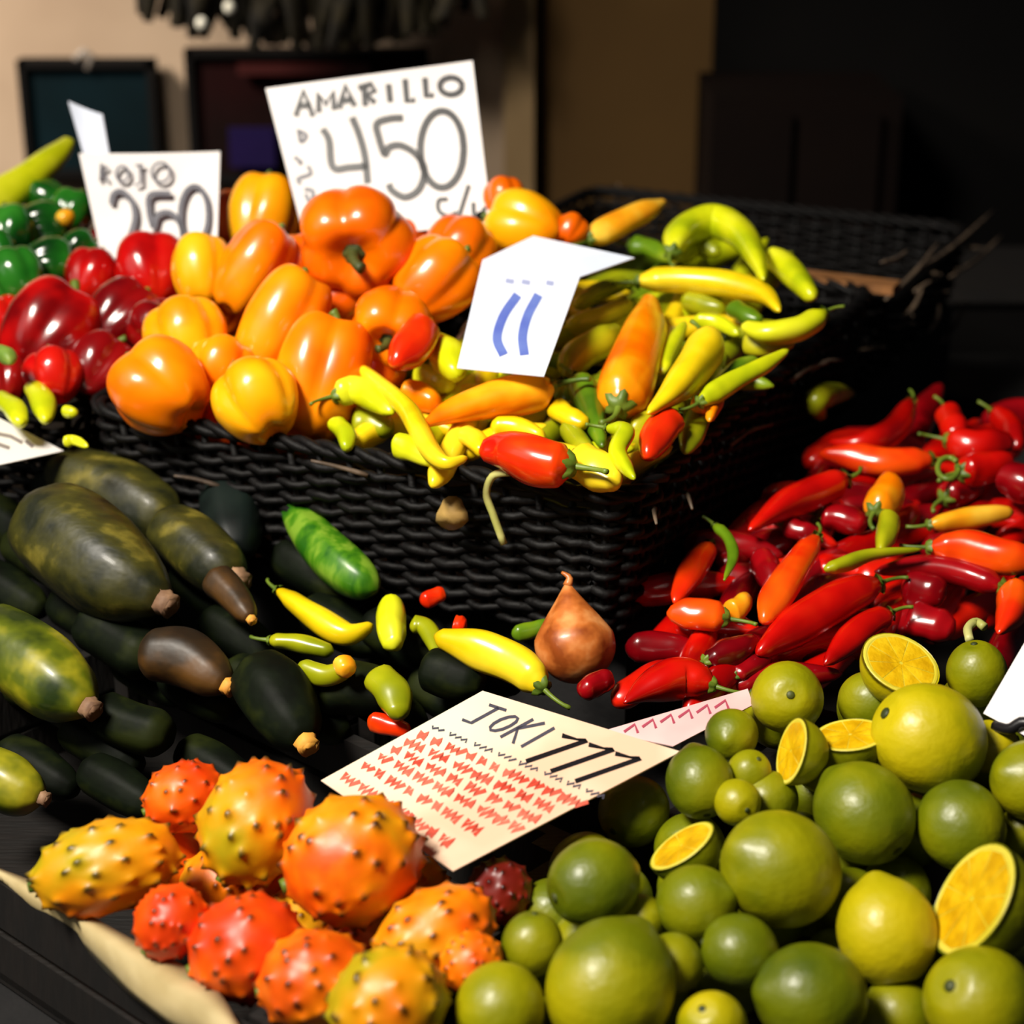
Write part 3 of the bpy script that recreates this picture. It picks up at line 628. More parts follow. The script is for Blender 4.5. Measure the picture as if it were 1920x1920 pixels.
# ================================================================ RED CHILIES
PR = Plane(0, 1.2, .975, .0, .13); items = []; spec = []
GR = 'red chilies in the crate'
rch = [
 ([(1774, 768), (1786, 795), (1795, 818)], (20, 24), 'R', 's', 2, 'red chili standing at the back of the heap, middle'),
 ([(1862, 772), (1893, 800), (1908, 842)], (14, 22, 22), 'R', 's', 3, 'red chili at the back right, bending downwards'),
 ([(1774, 824), (1831, 836), (1900, 828)], (20, 27, 24), 'R', 's', 4, 'red chili lying level near the back right corner'),
 ([(1554, 828), (1620, 834), (1678, 802), (1708, 752)], (12, 24, 22, 16), 'R', 'e', 4, 'red chili bent upwards at the back left of the heap'),
 ([(1536, 850), (1607, 858), (1668, 868), (1748, 862)], (14, 24, 24, 20), 'RO', 'e', 7, 'orange red chili lying level at the back left'),
 ([(1800, 886), (1845, 876), (1900, 868)], (26, 28), 'R', 's', 5, 'red chili right of the ring shaped stem'),
 ([(1770, 935), (1800, 918), (1840, 905)], (24, 26), 'C', 's', 4, 'dark crimson chili below the ring shaped stem'),
 ([(1880, 890), (1915, 905), (1960, 915)], (28, 34), 'C', None, 6, 'glossy crimson chili cut by the right edge of the photo'),
 ([(1404, 994), (1465, 950), (1526, 922), (1586, 898)], (12, 24, 27, 24), 'R', 'e', 8, 'long red chili pointing down left beside the dark basket'),
 ([(1538, 965), (1580, 972), (1625, 985)], (22, 24), 'C', 's', 4, 'dark crimson chili in the middle shade of the heap'),
 ([(1470, 985), (1500, 996), (1535, 1002)], (18, 16), 'C', 's', 5, 'small crimson chili with a dull highlight, centre left'),
 ([(1331, 1022), (1302, 1066), (1264, 1130)], (16, 24, 16), 'RO', 's', 7, 'orange red chili leaning down left at the basket corner'),
 ([(1250, 1150), (1302, 1152), (1362, 1160)], (18, 27, 24), 'RO', 'e', 8, 'orange red chili lying level at the basket corner'),
 ([(1424, 1045), (1440, 1070), (1449, 1100)], (24, 24), 'C', None, 4, 'dark crimson chili behind the bright upright one'),
 ([(1532, 1006), (1489, 1070), (1452, 1125), (1432, 1166)], (16, 25, 28, 20), 'RO', 's', 9, 'bright red chili leaning up right in the middle of the heap'),
 ([(1741, 984), (1831, 968), (1900, 960)], (14, 18, 15), 'OY', 's', 7, 'pale orange chili at the right above the large bright red one'),
 ([(1741, 1026), (1810, 1028), (1885, 1044), (1940, 1050)], (18, 31, 32, 30), 'RO', 's', 9, 'large bright red chili at the right edge'),
 ([(1640, 1072), (1729, 1062), (1810, 1076), (1880, 1100)], (12, 21, 22, 20), 'C', 'e', 8, 'long glossy crimson chili below the large bright red one'),
 ([(1650, 1094), (1567, 1128), (1485, 1178), (1420, 1226)], (22, 33, 32, 24), 'R', 's', 8, 'longest dark red chili running down left to the limes'),
 ([(1690, 1100), (1735, 1106), (1775, 1116)], (28, 32), 'C', None, 6, 'crimson chili whose tip catches the light above the limes'),
 ([(1670, 1150), (1607, 1186), (1546, 1246)], (18, 24, 16), 'R', 's', 10, 'bright red chili ending against the green limes'),
 ([(1700, 1156), (1750, 1172), (1790, 1185)], (30, 28), 'C', None, 5, 'dark red chili behind the yellow half lime'),
 ([(1902, 1100), (1898, 1145), (1872, 1188)], (26, 25, 12), 'RO', 's', 8, 'orange red chili hanging down at the right above the limes'),
 ([(1170, 1318), (1221, 1288), (1282, 1270), (1338, 1286)], (8, 28, 34, 18), 'R', 'e', 8, 'red chili lying just above the pink strip of paper'),
 ([(1322, 1240), (1367, 1224), (1420, 1200)], (16, 26, 20), 'C', 's', 6, 'crimson chili above and left of the first lime'),
 ([(1376, 1268), (1405, 1252), (1440, 1230)], (14, 22), 'C', 's', 7, 'crimson chili with pink sheen touching the first lime'),
 ([(1090, 1300), (1120, 1280), (1150, 1272)], (18, 22), 'C', None, 4, 'dull crimson chili right of the brown onion'),
 ([(1640, 960), (1664, 925), (1668, 892)], (26, 28, 18), 'O', 's', 7, 'orange chili with olive stem upright in the heap'),
 ([(1366, 1150), (1385, 1138), (1402, 1118)], (20, 16), 'OY', None, 7, 'olive orange chili end between two bright red ones'),
]
for pts, rr_, m, st, pr, lab in rch:
    rr_ = np.interp(np.linspace(0, 1, len(pts)), np.linspace(0, 1, len(rr_)), rr_)
    it = Item(pts, rr_ * 1.15, PR, .0, 100 + pr * 10 + pts[0][1] / 200); items.append(it); spec.append((it, m, st, lab, GR))
for k, (x, y) in enumerate(scatter([(1270, 1130), (1340, 1030), (1560, 850), (1700, 780), (1930, 770), (1940, 1200), (1700, 1200), (1500, 1300), (1200, 1310)], 62, 46, 5)):
    a = random.uniform(-.3, 1.2); l = random.uniform(75, 115); dx, dy = math.cos(a) * l, -math.sin(a) * l * .8
    it = Item([(x - dx, y - dy), (x, y - 8), (x + dx, y + dy)], [26, 30, 16], PR, -.024, 10 + y / 200); items.append(it)
    spec.append((it, random.choice(['C', 'R', 'R']), None, 'dark red chili of the lower layer, glimpsed between the red chilies', 'red chilies in the lower layer'))
settle(items, cap=.04)
for it, m, st, lab, g in spec: chili('red_chili', it, M[m], lab, g, stem=st, sm=M['stem'])
single(chili, [(1340, 985), (1365, 1010), (1374, 1045), (1358, 1088)], (12, 11, 11, 6), PR, .03, M['D'], 'thin green chili curved over the red ones near the basket corner', group=None, name='green_chili')
single(chili, [(1546, 1068), (1587, 1056), (1640, 1038), (1728, 1030)], (12, 15, 12, 8), PR, .03, M['G'], 'olive green stalk lying across the middle of the red chilies', stem=None, cat='stalk', name='chili_stalk')
single(chili, [(1668, 965), (1662, 1000), (1650, 1034)], (22, 20, 14), PR, .03, M['G'], 'olive chili end hanging below the orange one in the red heap', stem=None, name='green_chili')
V, Fc = tube(catmull([PR.at(1778 + 20 * math.cos(t), 878 + 20 * math.sin(t), .035) for t in np.linspace(0, 5.6, 14)], 30), .0022, 8)
tag(obj('chili_stalk', V, Fc, M['stem']), 'thin stalk curled into a ring among the red chilies', 'stalk')
V, Fc = tube(catmull([PR.at(a, b, .045) for a, b in ((1818, 1200), (1815, 1178), (1830, 1166), (1846, 1176))], 14), .003, 8)
tag(obj('chili_stalk', V, Fc, M['pstem']), 'pale hooked stalk just above the small bright green lime', 'stalk')
def wallpt(px, py, off=.012):                    # point on the outer right or front side of the big basket
    n = -EU; d = ray(px, py); t = np.dot(n, C1 - n * .006 + n * (off + .006) - CAM) / np.dot(n, d); return CAM + d * t
def frontpt(px, py, off=.012):
    n = -EV; d = ray(px, py); t = np.dot(n, C1 + n * off - CAM) / np.dot(n, d); return CAM + d * t
V, Fc = tube(catmull([wallpt(a, b, .02) for a, b in ((1540, 782), (1530, 752), (1560, 738), (1600, 738))], 14), [.004, .006, .008, .009, .010, .011, .011, .011, .011, .010, .009, .007, .005, .002], 10)
tag(obj('chili_pepper', V, Fc, M['G']), 'small dull yellow chili caught on the dark basket side', 'chili')
V, Fc = tube(catmull([frontpt(a, b, .016) for a, b in ((960, 885), (925, 892), (912, 925), (925, 965), (945, 1020))], 16), .0028, 8)
tag(obj('dried_stalk', V, Fc, M['pstem']), 'pale hooked stalk hanging over the front rim of the big basket', 'stalk')
V = [frontpt(848 + 28 * math.cos(t) * (1 + .2 * math.sin(3 * t)), 962 + 32 * math.sin(t), .016 + .004 * math.sin(2 * t)) for t in np.linspace(0, 2 * math.pi, 14, endpoint=False)]
lf = obj('dry_leaf', V + [frontpt(848, 962, .024)], [(k, (k + 1) % 14, 14) for k in range(14)], M['leaf']); lf.modifiers.new('s', 'SOLIDIFY').thickness = .0008
tag(lf, 'tan dry leaf stuck on the front side of the big basket', 'leaf')

# ================================================================ COURGETTES, LOWER LEFT
PZ = Plane(0, 1.1, .925, 0, .31); items = []; spec = []
zs = [
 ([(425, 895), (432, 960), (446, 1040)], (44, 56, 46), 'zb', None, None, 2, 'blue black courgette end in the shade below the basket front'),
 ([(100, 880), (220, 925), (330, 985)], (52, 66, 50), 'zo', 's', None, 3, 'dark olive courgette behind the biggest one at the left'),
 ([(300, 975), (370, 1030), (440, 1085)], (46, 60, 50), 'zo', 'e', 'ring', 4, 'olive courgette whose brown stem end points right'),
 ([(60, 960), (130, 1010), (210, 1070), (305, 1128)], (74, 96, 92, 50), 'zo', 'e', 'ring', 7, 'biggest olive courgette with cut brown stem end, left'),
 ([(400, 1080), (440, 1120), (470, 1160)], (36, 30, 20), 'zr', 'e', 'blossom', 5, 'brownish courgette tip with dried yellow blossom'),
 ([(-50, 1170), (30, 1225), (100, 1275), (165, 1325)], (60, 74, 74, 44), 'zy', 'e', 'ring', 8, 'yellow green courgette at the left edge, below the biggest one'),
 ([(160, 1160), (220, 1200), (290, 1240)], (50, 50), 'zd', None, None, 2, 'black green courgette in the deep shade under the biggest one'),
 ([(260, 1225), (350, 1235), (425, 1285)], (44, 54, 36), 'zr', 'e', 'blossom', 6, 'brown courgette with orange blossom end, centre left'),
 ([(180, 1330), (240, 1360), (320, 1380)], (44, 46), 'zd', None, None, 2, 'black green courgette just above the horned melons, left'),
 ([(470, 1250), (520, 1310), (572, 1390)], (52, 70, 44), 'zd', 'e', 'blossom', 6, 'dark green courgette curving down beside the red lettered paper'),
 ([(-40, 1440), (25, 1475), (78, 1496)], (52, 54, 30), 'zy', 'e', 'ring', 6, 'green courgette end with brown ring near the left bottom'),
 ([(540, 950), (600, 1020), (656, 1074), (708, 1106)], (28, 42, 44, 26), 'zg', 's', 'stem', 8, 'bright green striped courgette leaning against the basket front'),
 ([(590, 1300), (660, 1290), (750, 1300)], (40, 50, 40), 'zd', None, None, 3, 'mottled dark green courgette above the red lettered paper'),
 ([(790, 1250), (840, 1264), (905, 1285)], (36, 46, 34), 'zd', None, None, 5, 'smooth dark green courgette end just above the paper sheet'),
]
for pts, rr_, m, en, em, pr, lab in zs:
    rr_ = np.interp(np.linspace(0, 1, len(pts)), np.linspace(0, 1, len(rr_)), rr_)
    it = Item(pts, rr_, PZ, .0, 100 + pr * 10); items.append(it); spec.append(('z', it, m, en, em, lab))
yz = [
 ([(520, 1106), (590, 1156), (650, 1188), (700, 1172)], (16, 24, 24, 14), 'Y', 's', 8, 'yellow curved pepper under the striped green courgette'),
 ([(733, 1122), (734, 1170), (738, 1216)], (24, 28, 26), 'L', None, 9, 'stubby upright lime green pepper right of the striped courgette'),
 ([(815, 1192), (896, 1216), (972, 1246), (1018, 1290)], (28, 37, 38, 30), 'Y', 'e', 9, 'large yellow pepper with green stem beside the brown onion'),
 ([(504, 1200), (560, 1206), (625, 1222)], (14, 20), 'G', 's', 7, 'olive pepper below the yellow curved one'),
 ([(560, 1248), (610, 1266), (660, 1250)], (20, 22), 'G', None, 6, 'small olive pepper with an orange end near the paper'),
 ([(640, 1240), (655, 1262)], (22, 18), 'OY', None, 8, 'orange end of a pepper between the olive ones'),
 ([(700, 1262), (735, 1300), (750, 1345)], (28, 34, 26), 'G', None, 6, 'olive brown pepper directly above the red lettered paper'),
 ([(690, 1350), (730, 1360), (770, 1372)], (20, 18), 'RO', None, 4, 'dull red pepper end at the upper edge of the paper'),
 ([(790, 1130), (815, 1118), (835, 1112)], (16, 16), 'RO', None, 5, 'small red pepper end in the shade of the basket front'),
 ([(850, 1172), (875, 1176)], (20, 18), 'RO', None, 6, 'orange red tip behind the large yellow pepper'),
 ([(770, 1170), (800, 1180), (830, 1240)], (18, 18), 'G', None, 5, 'shaded olive pepper beside the upright lime green one'),
 ([(960, 1190), (1000, 1180), (1040, 1170)], (16, 16), 'D', None, 4, 'dark green chili behind the brown onion, left side'),
]
for pts, rr_, m, st, pr, lab in yz:
    rr_ = np.interp(np.linspace(0, 1, len(pts)), np.linspace(0, 1, len(rr_)), rr_)
    it = Item(pts, rr_, PZ, .008, 100 + pr * 10); items.append(it); spec.append(('c', it, m, st, lab))
for (x, y) in scatter([(0, 900), (500, 1000), (1000, 1230), (900, 1290), (600, 1420), (100, 1500), (0, 1500)], 26, 85, 8):
    it = Item([(x - 70, y - 40), (x, y), (x + 70, y + 40)], [38, 44, 30], PZ, -.03, 10 + y / 200); items.append(it); spec.append(('f', it))
settle(items, cap=.045)
for s in spec:
    if s[0] == 'z': courgette('courgette', s[1], M[s[2]], s[5], s[3] or 'e', M[s[4]] if s[4] else None)
    elif s[0] == 'c': chili('long_pepper', s[1], M[s[2]], s[4], 'mixed peppers below the basket front', stem=s[3], cat='pepper', taper=.6)
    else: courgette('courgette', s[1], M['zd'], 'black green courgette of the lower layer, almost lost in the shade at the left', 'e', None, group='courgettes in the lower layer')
# brown onion
it = Item([(1078, 1208)], [74], PZ, .02, 1); P3, r3 = pts3(it); fr = frame(ax(97, .15))
V, Fc = ellipsoid(P3[0], fr, (r3[0], r3[0], r3[0]), 40, 30, lambda x, y, z, th, p: ((x * (1 + .05 * math.cos(7 * th + 2 * z))) * (1 if z < .2 else max(.08, 1 - ((z - .2) / .8) ** 1.1 * .75)), y * (1 if z < .2 else max(.08, 1 - ((z - .2) / .8) ** 1.1 * .75)), z if z < .2 else .2 + (z - .2) * 1.75))
on = obj('brown_onion', V, Fc, M['onion']); tag(on, 'brown pointed onion standing below the front corner of the big basket', 'onion')
V, Fc = tube(catmull([P3[0] + fr[2] * r3[0] * 1.5, P3[0] + fr[2] * r3[0] * 1.72 + RT * .002, P3[0] + fr[2] * r3[0] * 1.85 - RT * .003], 6), [.0035, .003, .0026, .002, .0016, .001], 8); obj('dry_neck', V, Fc, M['onion'], on)

# ================================================================ HORNED MELONS
PK = Plane(0, .9, .945, 0, .12); items = []; spec = []
ks = [
 (937, 1672, 62, 'kd', ax(20, .3), 1.0, -.02, 1, 'dark red horned melon in the shade below the lettered paper'),
 (346, 1494, 66, 'kr', ax(20, .3), 1.18, .0, 2, 'red orange horned melon at the back of the pile'),
 (200, 1626, 86, 'ky', ax(14, .1), 1.62, .0, 5, 'long yellowish horned melon at the left end of the crate'),
 (480, 1542, 102, 'ky', ax(60, .2), 1.18, .01, 6, 'yellow and orange horned melon tilted upright at the top of the pile'),
 (320, 1728, 66, 'kr', ax(50, .2), 1.1, .0, 5, 'small red orange horned melon behind the reddest one'),
 (660, 1612, 120, 'ko', ax(20, .2), 1.1, .015, 8, 'largest round orange horned melon beside the lettered paper'),
 (462, 1778, 98, 'kr', ax(20, .2), 1.12, .0, 7, 'reddest horned melon at the front left near the paper liner'),
 (815, 1752, 84, 'ko', ax(25, .2), 1.45, .0, 6, 'long orange horned melon right of the crate next to the limes'),
 (885, 1806, 58, 'ko', ax(50, .2), 1.05, .0, 8, 'small orange horned melon end touching the limes'),
 (590, 1838, 94, 'ko', ax(10, .2), 1.12, .0, 8, 'spiky orange horned melon at the bottom of the pile'),
 (728, 1884, 106, 'ky', ax(40, .2), 1.08, .0, 9, 'yellow orange horned melon at the bottom edge of the photo'),
]
for x, y, r, m, a, el, lf, pr, lab in ks:
    it = Item([(x, y)], [r], PK, lf, 100 + pr * 10); it.r0 = it.r.copy(); items.append(it); spec.append((it, m, a, el, lab))
for (x, y) in [(420, 1660), (560, 1740), (300, 1620), (760, 1680), (680, 1760), (520, 1640)]:
    it = Item([(x, y)], [78], PK, -.05, 10); items.append(it); spec.append((it, 'ko', ax(30, .2), 1.1, 'horned melon of the lower layer, glimpsed in the dark gaps of the crate'))
settle(items, cap=.045, pack=.9)
for it, m, a, el, lab in spec: kiwano('horned_melon', it, M[m], lab, a, el, 'horned melons in the lower layer' if 'lower layer' in lab else 'horned melons in the crate')

# ================================================================ LIMES
PLm = Plane(0, .843, .938, 0, .24); items = []; spec = []
GL = 'limes in the crate'
ls = [  # x,y,r,mat,kind/axis,prio,label
 (1689, 1244, 74, 'ly', ('h', ax(75, -.9)), 6, 'yellow half lime with its cut face up at the top of the pile'),
 (1632, 1316, 58, 'lg', None, 3, 'green lime just below the topmost half lime'),
 (1832, 1262, 57, 'lm', ax(-80, .3), 4, 'small bright green lime at the top right by the white card'),
 (1476, 1308, 68, 'lm', None, 3, 'green lime at the top left touching the crimson chilies'),
 (1742, 1385, 102, 'ly', ax(-30, .3), 8, 'largest yellow lime near the top of the pile'),
 (1858, 1400, 50, 'ly', ax(200, .2), 5, 'small yellow lime peeking out under the white card'),
 (1594, 1378, 66, 'lm', ('h', ax(100, -.35)), 5, 'cut lime with arched pale rim left of the largest yellow lime'),
 (1484, 1408, 62, 'lm', ('h', ax(165, -.25)), 5, 'cut lime with pale rim turned left in the upper left of the pile'),
 (1372, 1378, 50, 'lg', None, 3, 'small green lime at the end of the pink paper strip'),
 (1312, 1466, 64, 'lg', ax(100, .5), 5, 'green lime with dark stem scar right of the lettered paper'),
 (1404, 1448, 42, 'lm', None, 4, 'small pale green lime behind, between two cut limes'),
 (1382, 1504, 44, 'lm', None, 5, 'small yellow green lime left of centre'),
 (1440, 1500, 56, 'lg', None, 4, 'dark green lime right above the big highlighted lime'),
 (1545, 1432, 56, 'lg', None, 4, 'shaded green lime in the centre of the upper pile'),
 (1620, 1524, 92, 'lg', ax(130, .6), 7, 'large green lime with brown stem end at its lower right'),
 (1802, 1548, 82, 'lg', None, 6, 'plain green lime above the large cut half at the right'),
 (1936, 1464, 76, 'lm', None, 6, 'lime cut by the right edge of the photo'),
 (1918, 1556, 44, 'lg', None, 5, 'small lime sliver at the right edge below the clipped one'),
 (1278, 1586, 68, 'lg', ('h', ax(125, -.2)), 6, 'half lime with orange yellow cut rim at the upper left'),
 (1113, 1656, 82, 'lg', ax(15, .5), 6, 'oval green lime standing alone at the left of the pile'),
 (1305, 1694, 72, 'lg', None, 6, 'dull green lime left below the big highlighted lime'),
 (1202, 1724, 46, 'lm', None, 5, 'small pale lime between the oval green and dull green ones'),
 (1464, 1630, 108, 'lm', ax(150, -.5), 10, 'big glossy lime with soft highlight in the centre of the pile'),
 (1662, 1746, 94, 'ly', ax(100, .3), 9, 'upright yellow green lime left of the large cut half'),
 (1824, 1686, 112, 'lg', ('h', ax(150, -.28)), 11, 'large lime half showing its yellow flesh at the right'),
 (1386, 1784, 70, 'lg', None, 8, 'green lime below the big highlighted lime'),
 (1264, 1806, 56, 'lg', None, 6, 'dark green lime right of the biggest front lime'),
 (998, 1770, 58, 'lg', None, 6, 'green lime touching the small orange horned melon'),
 (1520, 1868, 98, 'lg', ax(170, -.3), 11, 'round green lime with left highlight at the bottom centre'),
 (1144, 1850, 120, 'lm', ax(60, .4), 12, 'biggest lime of the front row at the bottom left'),
 (938, 1892, 84, 'lm', None, 10, 'yellow green lime in the bottom row beside the horned melons'),
 (1336, 1926, 66, 'ly', None, 12, 'yellow lime clipped by the bottom edge'),
 (1838, 1880, 104, 'lm', None, 12, 'yellow green lime in the bottom right corner'),
]
for x, y, r, m, a, pr, lab in ls:
    it = Item([(x, y)], [r], PLm, .0, 100 + pr * 10); items.append(it); spec.append((it, m, a, lab, GL))
for (x, y) in scatter([(1040, 1640), (1300, 1420), (1500, 1300), (1900, 1300), (1960, 1900), (900, 1940), (960, 1760)], 40, 70, 11):
    it = Item([(x, y)], [66], PLm, -.045, 10 + y / 200); items.append(it); spec.append((it, 'lg', None, 'green lime of the lower layer, glimpsed in the dark gaps of the pile', 'limes in the lower layer'))
settle(items, cap=.045, pack=.9)
for it, m, a, lab, g in spec:
    if isinstance(a, tuple): half('lime_half', it, M[m], lab, a[1], g)
    else: lime('lime', it, M[m], lab, g, a, 1.06 if a is None else 1.1)

# ================================================================ PRICE CARDS
def card(name, quad, P, m, label, n=8, bend=0, cat='price card', parent=None):
    (a, b, c, d) = [np.array(q, float) for q in quad]; V = []
    for i in range(n + 1):
        for j in range(n + 1):
            u, v = j / n, i / n; q = (a * (1 - u) + b * u) * (1 - v) + (d * (1 - u) + c * u) * v
            V.append(P.at(q[0], q[1], 0) + FW * bend * math.sin(math.pi * u))
    o = obj(name, V, grid_faces(n + 1, n + 1, False), m, parent, smooth=False); s = o.modifiers.new('thickness', 'SOLIDIFY'); s.thickness = .0008; s.offset = 0
    if label: tag(o, label, cat)
    return o
def ink(parent, P, strokes, wpx, m, name='lettering', sm=True, lift=.0015):
    mb = MB()
    for s in strokes:
        s = np.array(s, float); wv = wpx
        q = catmull(s, max(4, 5 * len(s))) if sm else s
        T = np.gradient(q, axis=0); T /= np.linalg.norm(T, axis=1)[:, None] + 1e-9; Nn = np.c_[-T[:, 1], T[:, 0]] * wv / 2
        V = []
        for p, nn in zip(q, Nn):
            for sgn in (-1, 1): x, y = p + nn * sgn; V.append(atD(x, y, P.D(x, y) - lift))
        for p, nn in zip(q, Nn):
            for sgn in (-1, 1): x, y = p + nn * sgn; V.append(atD(x, y, P.D(x, y) - lift * .4))
        k = len(q); Fc = [(2 * i, 2 * i + 1, 2 * i + 3, 2 * i + 2) for i in range(k - 1)]
        mb.add(V, Fc + [tuple(v + 2 * k for v in f[::-1]) for f in Fc])
    return mb.obj(name, m, parent, smooth=False)
def cv(strokes, ox, oy, s): return [[(ox + a / s, oy + b / s) for a, b in st] for st in strokes]
def ell(cx, cy, rx, ry, n=16, a0=0, a1=2 * math.pi): return [(cx + rx * math.cos(t), cy + ry * math.sin(t)) for t in np.linspace(a0, a1, n)]
def ptY(px, py, y): d = ray(px, py); return CAM + d * (y / d[1])
# AMARILLO $450 c/u
PA = plane3(ptY(500, 165, 1.735), ptY(887, 115, 1.735), ptY(570, 440, 1.655))
ca = card('price_card', [(498, 166), (886, 114), (922, 420), (572, 452)], PA, M['paper'], 'large white price card reading AMARILLO 450 above the orange peppers')
sA = [[(310, 490), (370, 290), (445, 490)], [(335, 410), (430, 405)], [(490, 460), (488, 310), (545, 400), (600, 300), (612, 440)], [(650, 430), (700, 250), (770, 410)], [(672, 370), (750, 360)],
      [(855, 410), (845, 255)], [(800, 270), (900, 240), (930, 290), (865, 325), (930, 385)], [(1035, 240), (1050, 380)], [(1165, 200), (1180, 375), (1245, 362)], [(1320, 190), (1332, 335), (1390, 322)], ell(1525, 255, 88, 68)]
ink(ca, PA, cv(sA, 480, 100, 4.174), 11, M['ink'], 'word_amarillo', sm=False)
ink(ca, PA, cv([[(520, 590), (570, 680), (600, 890), (730, 892), (875, 880)], [(750, 500), (800, 620), (850, 800), (872, 1015)],
                [(1150, 505), (1050, 510), (945, 550), (960, 660), (1005, 790), (1040, 735), (1130, 720), (1240, 780), (1310, 880), (1310, 980), (1260, 1080), (1160, 1125), (1060, 1070), (1040, 1020)], ell(1455, 750, 170, 300)], 480, 100, 4.174), 13, M['ink'], 'number_450')
ink(ca, PA, cv([[(1500, 1140), (1430, 1150), (1430, 1230), (1500, 1272), (1575, 1245)], [(1665, 1030), (1590, 1265)], [(1700, 1165), (1708, 1265), (1760, 1285), (1790, 1200)]], 480, 100, 4.174), 8, M['ink'], 'unit_marks')
ink(ca, PA, cv([[(320, 600), (392, 640), (350, 690), (335, 610)], [(300, 810), (350, 850), (330, 860)], [(405, 880), (425, 940), (330, 980), (345, 1020)], [(380, 1060), (445, 1080), (425, 1170), (385, 1100)]], 480, 100, 4.174), 7, M['inkg'], 'side_marks')
V, Fc = ellipsoid(PA.at(903, 405) - FW * .004, frame((1, 0, 0)), (.005, .004, .005), 12, 8); obj('clip', V, Fc, M['dark'], ca)
# ROJO 250
PB = plane3(ptY(150, 288, 1.735), ptY(410, 285, 1.735), ptY(200, 495, 1.665))
cb = card('price_card', [(148, 288), (413, 284), (406, 500), (196, 505)], PB, M['paper'], 'smaller white price card reading ROJO 250 above the red peppers', bend=.004)
PB2 = plane3(ptY(150, 288, 1.733), ptY(410, 285, 1.733), ptY(200, 495, 1.663))
ink(cb, PB2, cv([[(470, 960), (480, 780), (540, 820), (485, 870), (545, 955)], ell(690, 885, 62, 78), [(820, 800), (900, 800)], [(870, 800), (872, 980), (815, 1000)], ell(1075, 870, 92, 98)], 100, 160, 5.333), 5, M['inkg'], 'word_rojo', sm=False, lift=.0035)
ink(cb, PB2, cv([[(580, 1190), (600, 1090), (680, 1060), (780, 1150), (815, 1280), (800, 1400), (740, 1560), (690, 1690), (840, 1690)],
                [(1175, 1080), (970, 1095), (955, 1250), (1000, 1420), (1040, 1300), (1150, 1270), (1250, 1350), (1290, 1500), (1260, 1640)], ell(1410, 1290, 140, 280)], 100, 160, 5.333), 10, M['inkg'], 'number_250', lift=.0035)
PH = plane3(ptY(128, 195, 1.80), ptY(195, 215, 1.78), ptY(170, 300, 1.75))
card('paper_strip', [(128, 190), (192, 214), (212, 330), (168, 330)], PH, M['paperb'], 'narrow bluish paper curling up behind the ROJO card', cat='paper', bend=.006)
# folded card with blue strokes
P1_ = PC.at(905, 488, .05); P2_ = PC.at(1085, 520, .05); P3_ = PC.at(858, 692, .042)
PF = plane3(P1_, P2_, P3_)
cf = card('folded_card', [(905, 488), (1087, 520), (1020, 706), (857, 690)], PF, M['paperb'], 'bluish white folded card with two blue strokes on the yellow chilies')
PG = plane3(P1_, P2_, ptY(1050, 437, P1_[1] + .06))
card('folded_top', [(905, 488), (1000, 443), (1190, 484), (1087, 520)], PG, M['paperb'], None, parent=cf)
ink(cf, PF, cv([[(1160, 430), (1085, 540), (1050, 660), (1085, 750)], [(1270, 430), (1212, 540), (1185, 650), (1195, 750)]], 560, 400, 2.8235), 17, M['inkb'], 'blue_strokes')
ink(cf, PF, cv([[(1095, 355), (1140, 362)], [(1180, 360), (1225, 368)], [(1310, 365), (1350, 372)]], 560, 400, 2.8235), 9, mat('ink_pale_blue', (160, 168, 205)), 'blue_marks', sm=False)
# red lettered sheet
Q = [(602, 1464), (905, 1296), (1276, 1410), (850, 1634)]
def ptZ(px, py, z): d = ray(px, py); return CAM + d * ((z - CAM[2]) / d[2])
PD = plane3(ptZ(602, 1464, .962), ptZ(905, 1296, .985), ptZ(850, 1634, .955))
cs_ = card('paper_sheet', [Q[1], Q[2], Q[3], Q[0]], PD, M['paperc'], 'cream paper sheet with red handwriting lying between melons and limes', cat='paper sheet')
def uv(u, v):                                    # u along the back edge, v downwards
    a, b, c, d = [np.array(q, float) for q in (Q[1], Q[2], Q[3], Q[0])]; return tuple((a * (1 - u) + b * u) * (1 - v) + (d * (1 - u) + c * u) * v)
def T(st): return [[uv(a, b) for a, b in s] for s in st]
ink(cs_, PD, T([[(.10, .08), (.19, .08)], [(.15, .08), (.15, .24), (.10, .24)], ell(.26, .17, .035, .07, 12), [(.33, .08), (.33, .26)], [(.39, .08), (.335, .17), (.41, .27)], [(.45, .09), (.455, .27)]]), 6, M['inkg'], 'black_word', sm=False, lift=.001)
ink(cs_, PD, T([[(.52 + k * .14, .12), (.63 + k * .14, .10), (.56 + k * .14, .34)] for k in range(3)]), 9, M['ink'], 'number_777', sm=False, lift=.001)
rng2 = random.Random(4); rows = []; pk = []
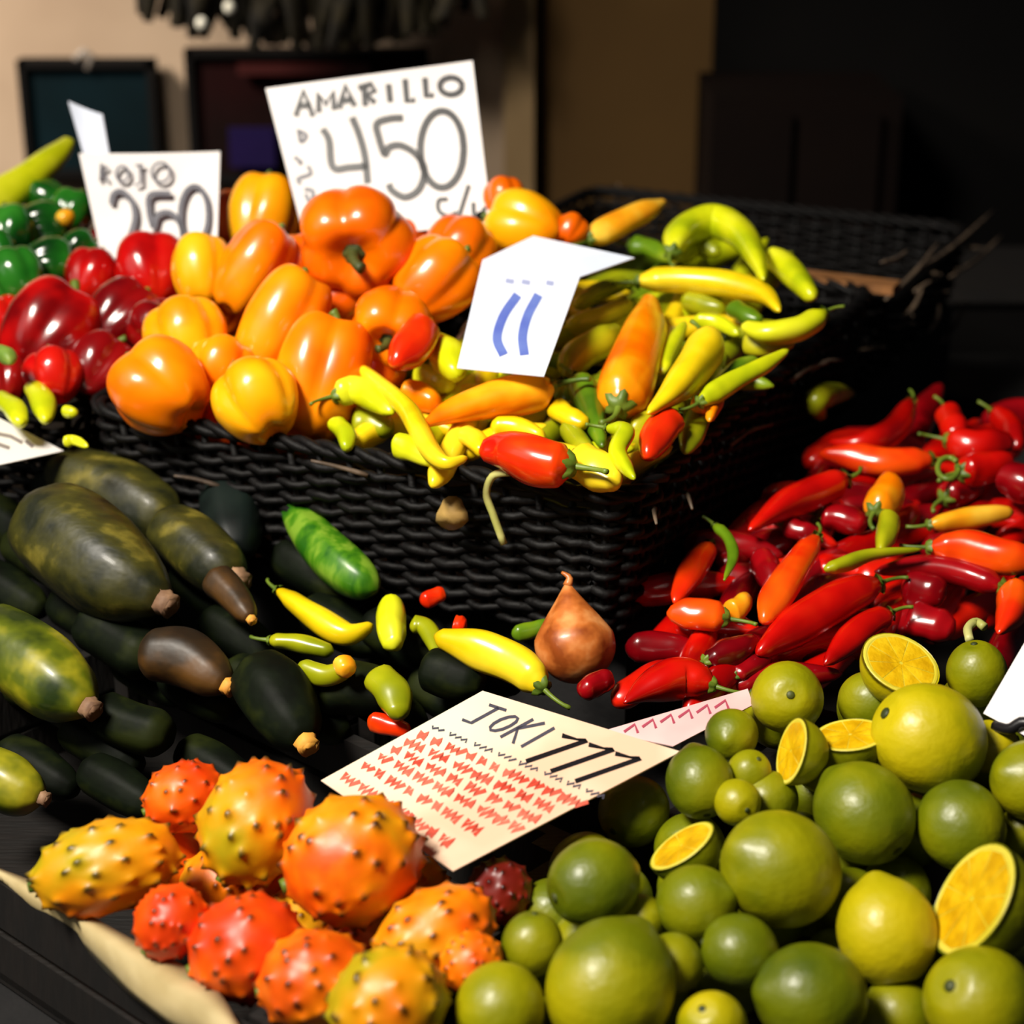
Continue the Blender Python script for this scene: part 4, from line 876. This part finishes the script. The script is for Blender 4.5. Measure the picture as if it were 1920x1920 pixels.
for v in (.36, .44, .52, .60, .68, .78, .90):
    u = .04
    while u < (.93 if v < .7 else .75):
        l = rng2.uniform(.05, .13); n = int(l / .016); h = .03 if v != .36 else .016
        (rows if v > .4 else pk).append([uv(u + q * .016, v + (h if q % 2 else -h) * rng2.uniform(.5, 1)) for q in range(n + 1)]); u += l + rng2.uniform(.015, .03)
ink(cs_, PD, rows, 8, M['inkr'], 'red_handwriting', sm=False, lift=.001); ink(cs_, PD, pk, 4, M['inkg'], 'grey_handwriting', sm=False, lift=.001)
PE = plane3(ptZ(1130, 1376, .972), ptZ(1400, 1294, .985), ptZ(1260, 1398, .97))
ce = card('paper_strip', [(1128, 1372), (1402, 1292), (1412, 1322), (1262, 1400)], PE, M['paperp'], 'pinkish paper strip between the red chilies and the limes', cat='paper')
ink(ce, PE, [[(1170 + k * 34, 1372 - k * 9), (1190 + k * 34, 1358 - k * 9), (1196 + k * 34, 1374 - k * 9)] for k in range(6)], 5, M['inkp'], 'pink_marks', sm=False, lift=.001)
# left card and right card
PLc = plane3(ptY(0, 780, 1.43), ptY(118, 845, 1.40), ptY(0, 885, 1.33))
cl = card('price_card', [(-90, 760), (-10, 780), (120, 846), (-90, 892)], PLc, M['paper'], 'white card corner lying at the left edge above the olive courgettes')
ink(cl, PLc, [[(-10, 812), (20, 818), (42, 830)], [(-5, 832), (18, 840)], [(48, 826), (62, 838)]], 7, mat('ink_faded', (150, 138, 140)), 'faded_marks', sm=False)
PRc = plane3(ptZ(1846, 1336, 1.0), ptZ(1925, 1205, 1.035), ptZ(1960, 1380, 1.0))
cr_ = card('price_card', [(1930, 1190), (2010, 1210), (1960, 1400), (1844, 1338)], PRc, M['paper'], 'bright white card corner at the right edge among the limes')
V, Fc = tube(catmull([PRc.at(1865, 1352) + UP * -.003, PRc.at(1890, 1366) - FW * .003, PRc.at(1912, 1352) - FW * .006, PRc.at(1940, 1362) - FW * .003], 12), .0035, 8); obj('clip', V, Fc, M['ink'], cr_)

for o in bpy.data.objects:
    if '_o' in o: del o['_o']
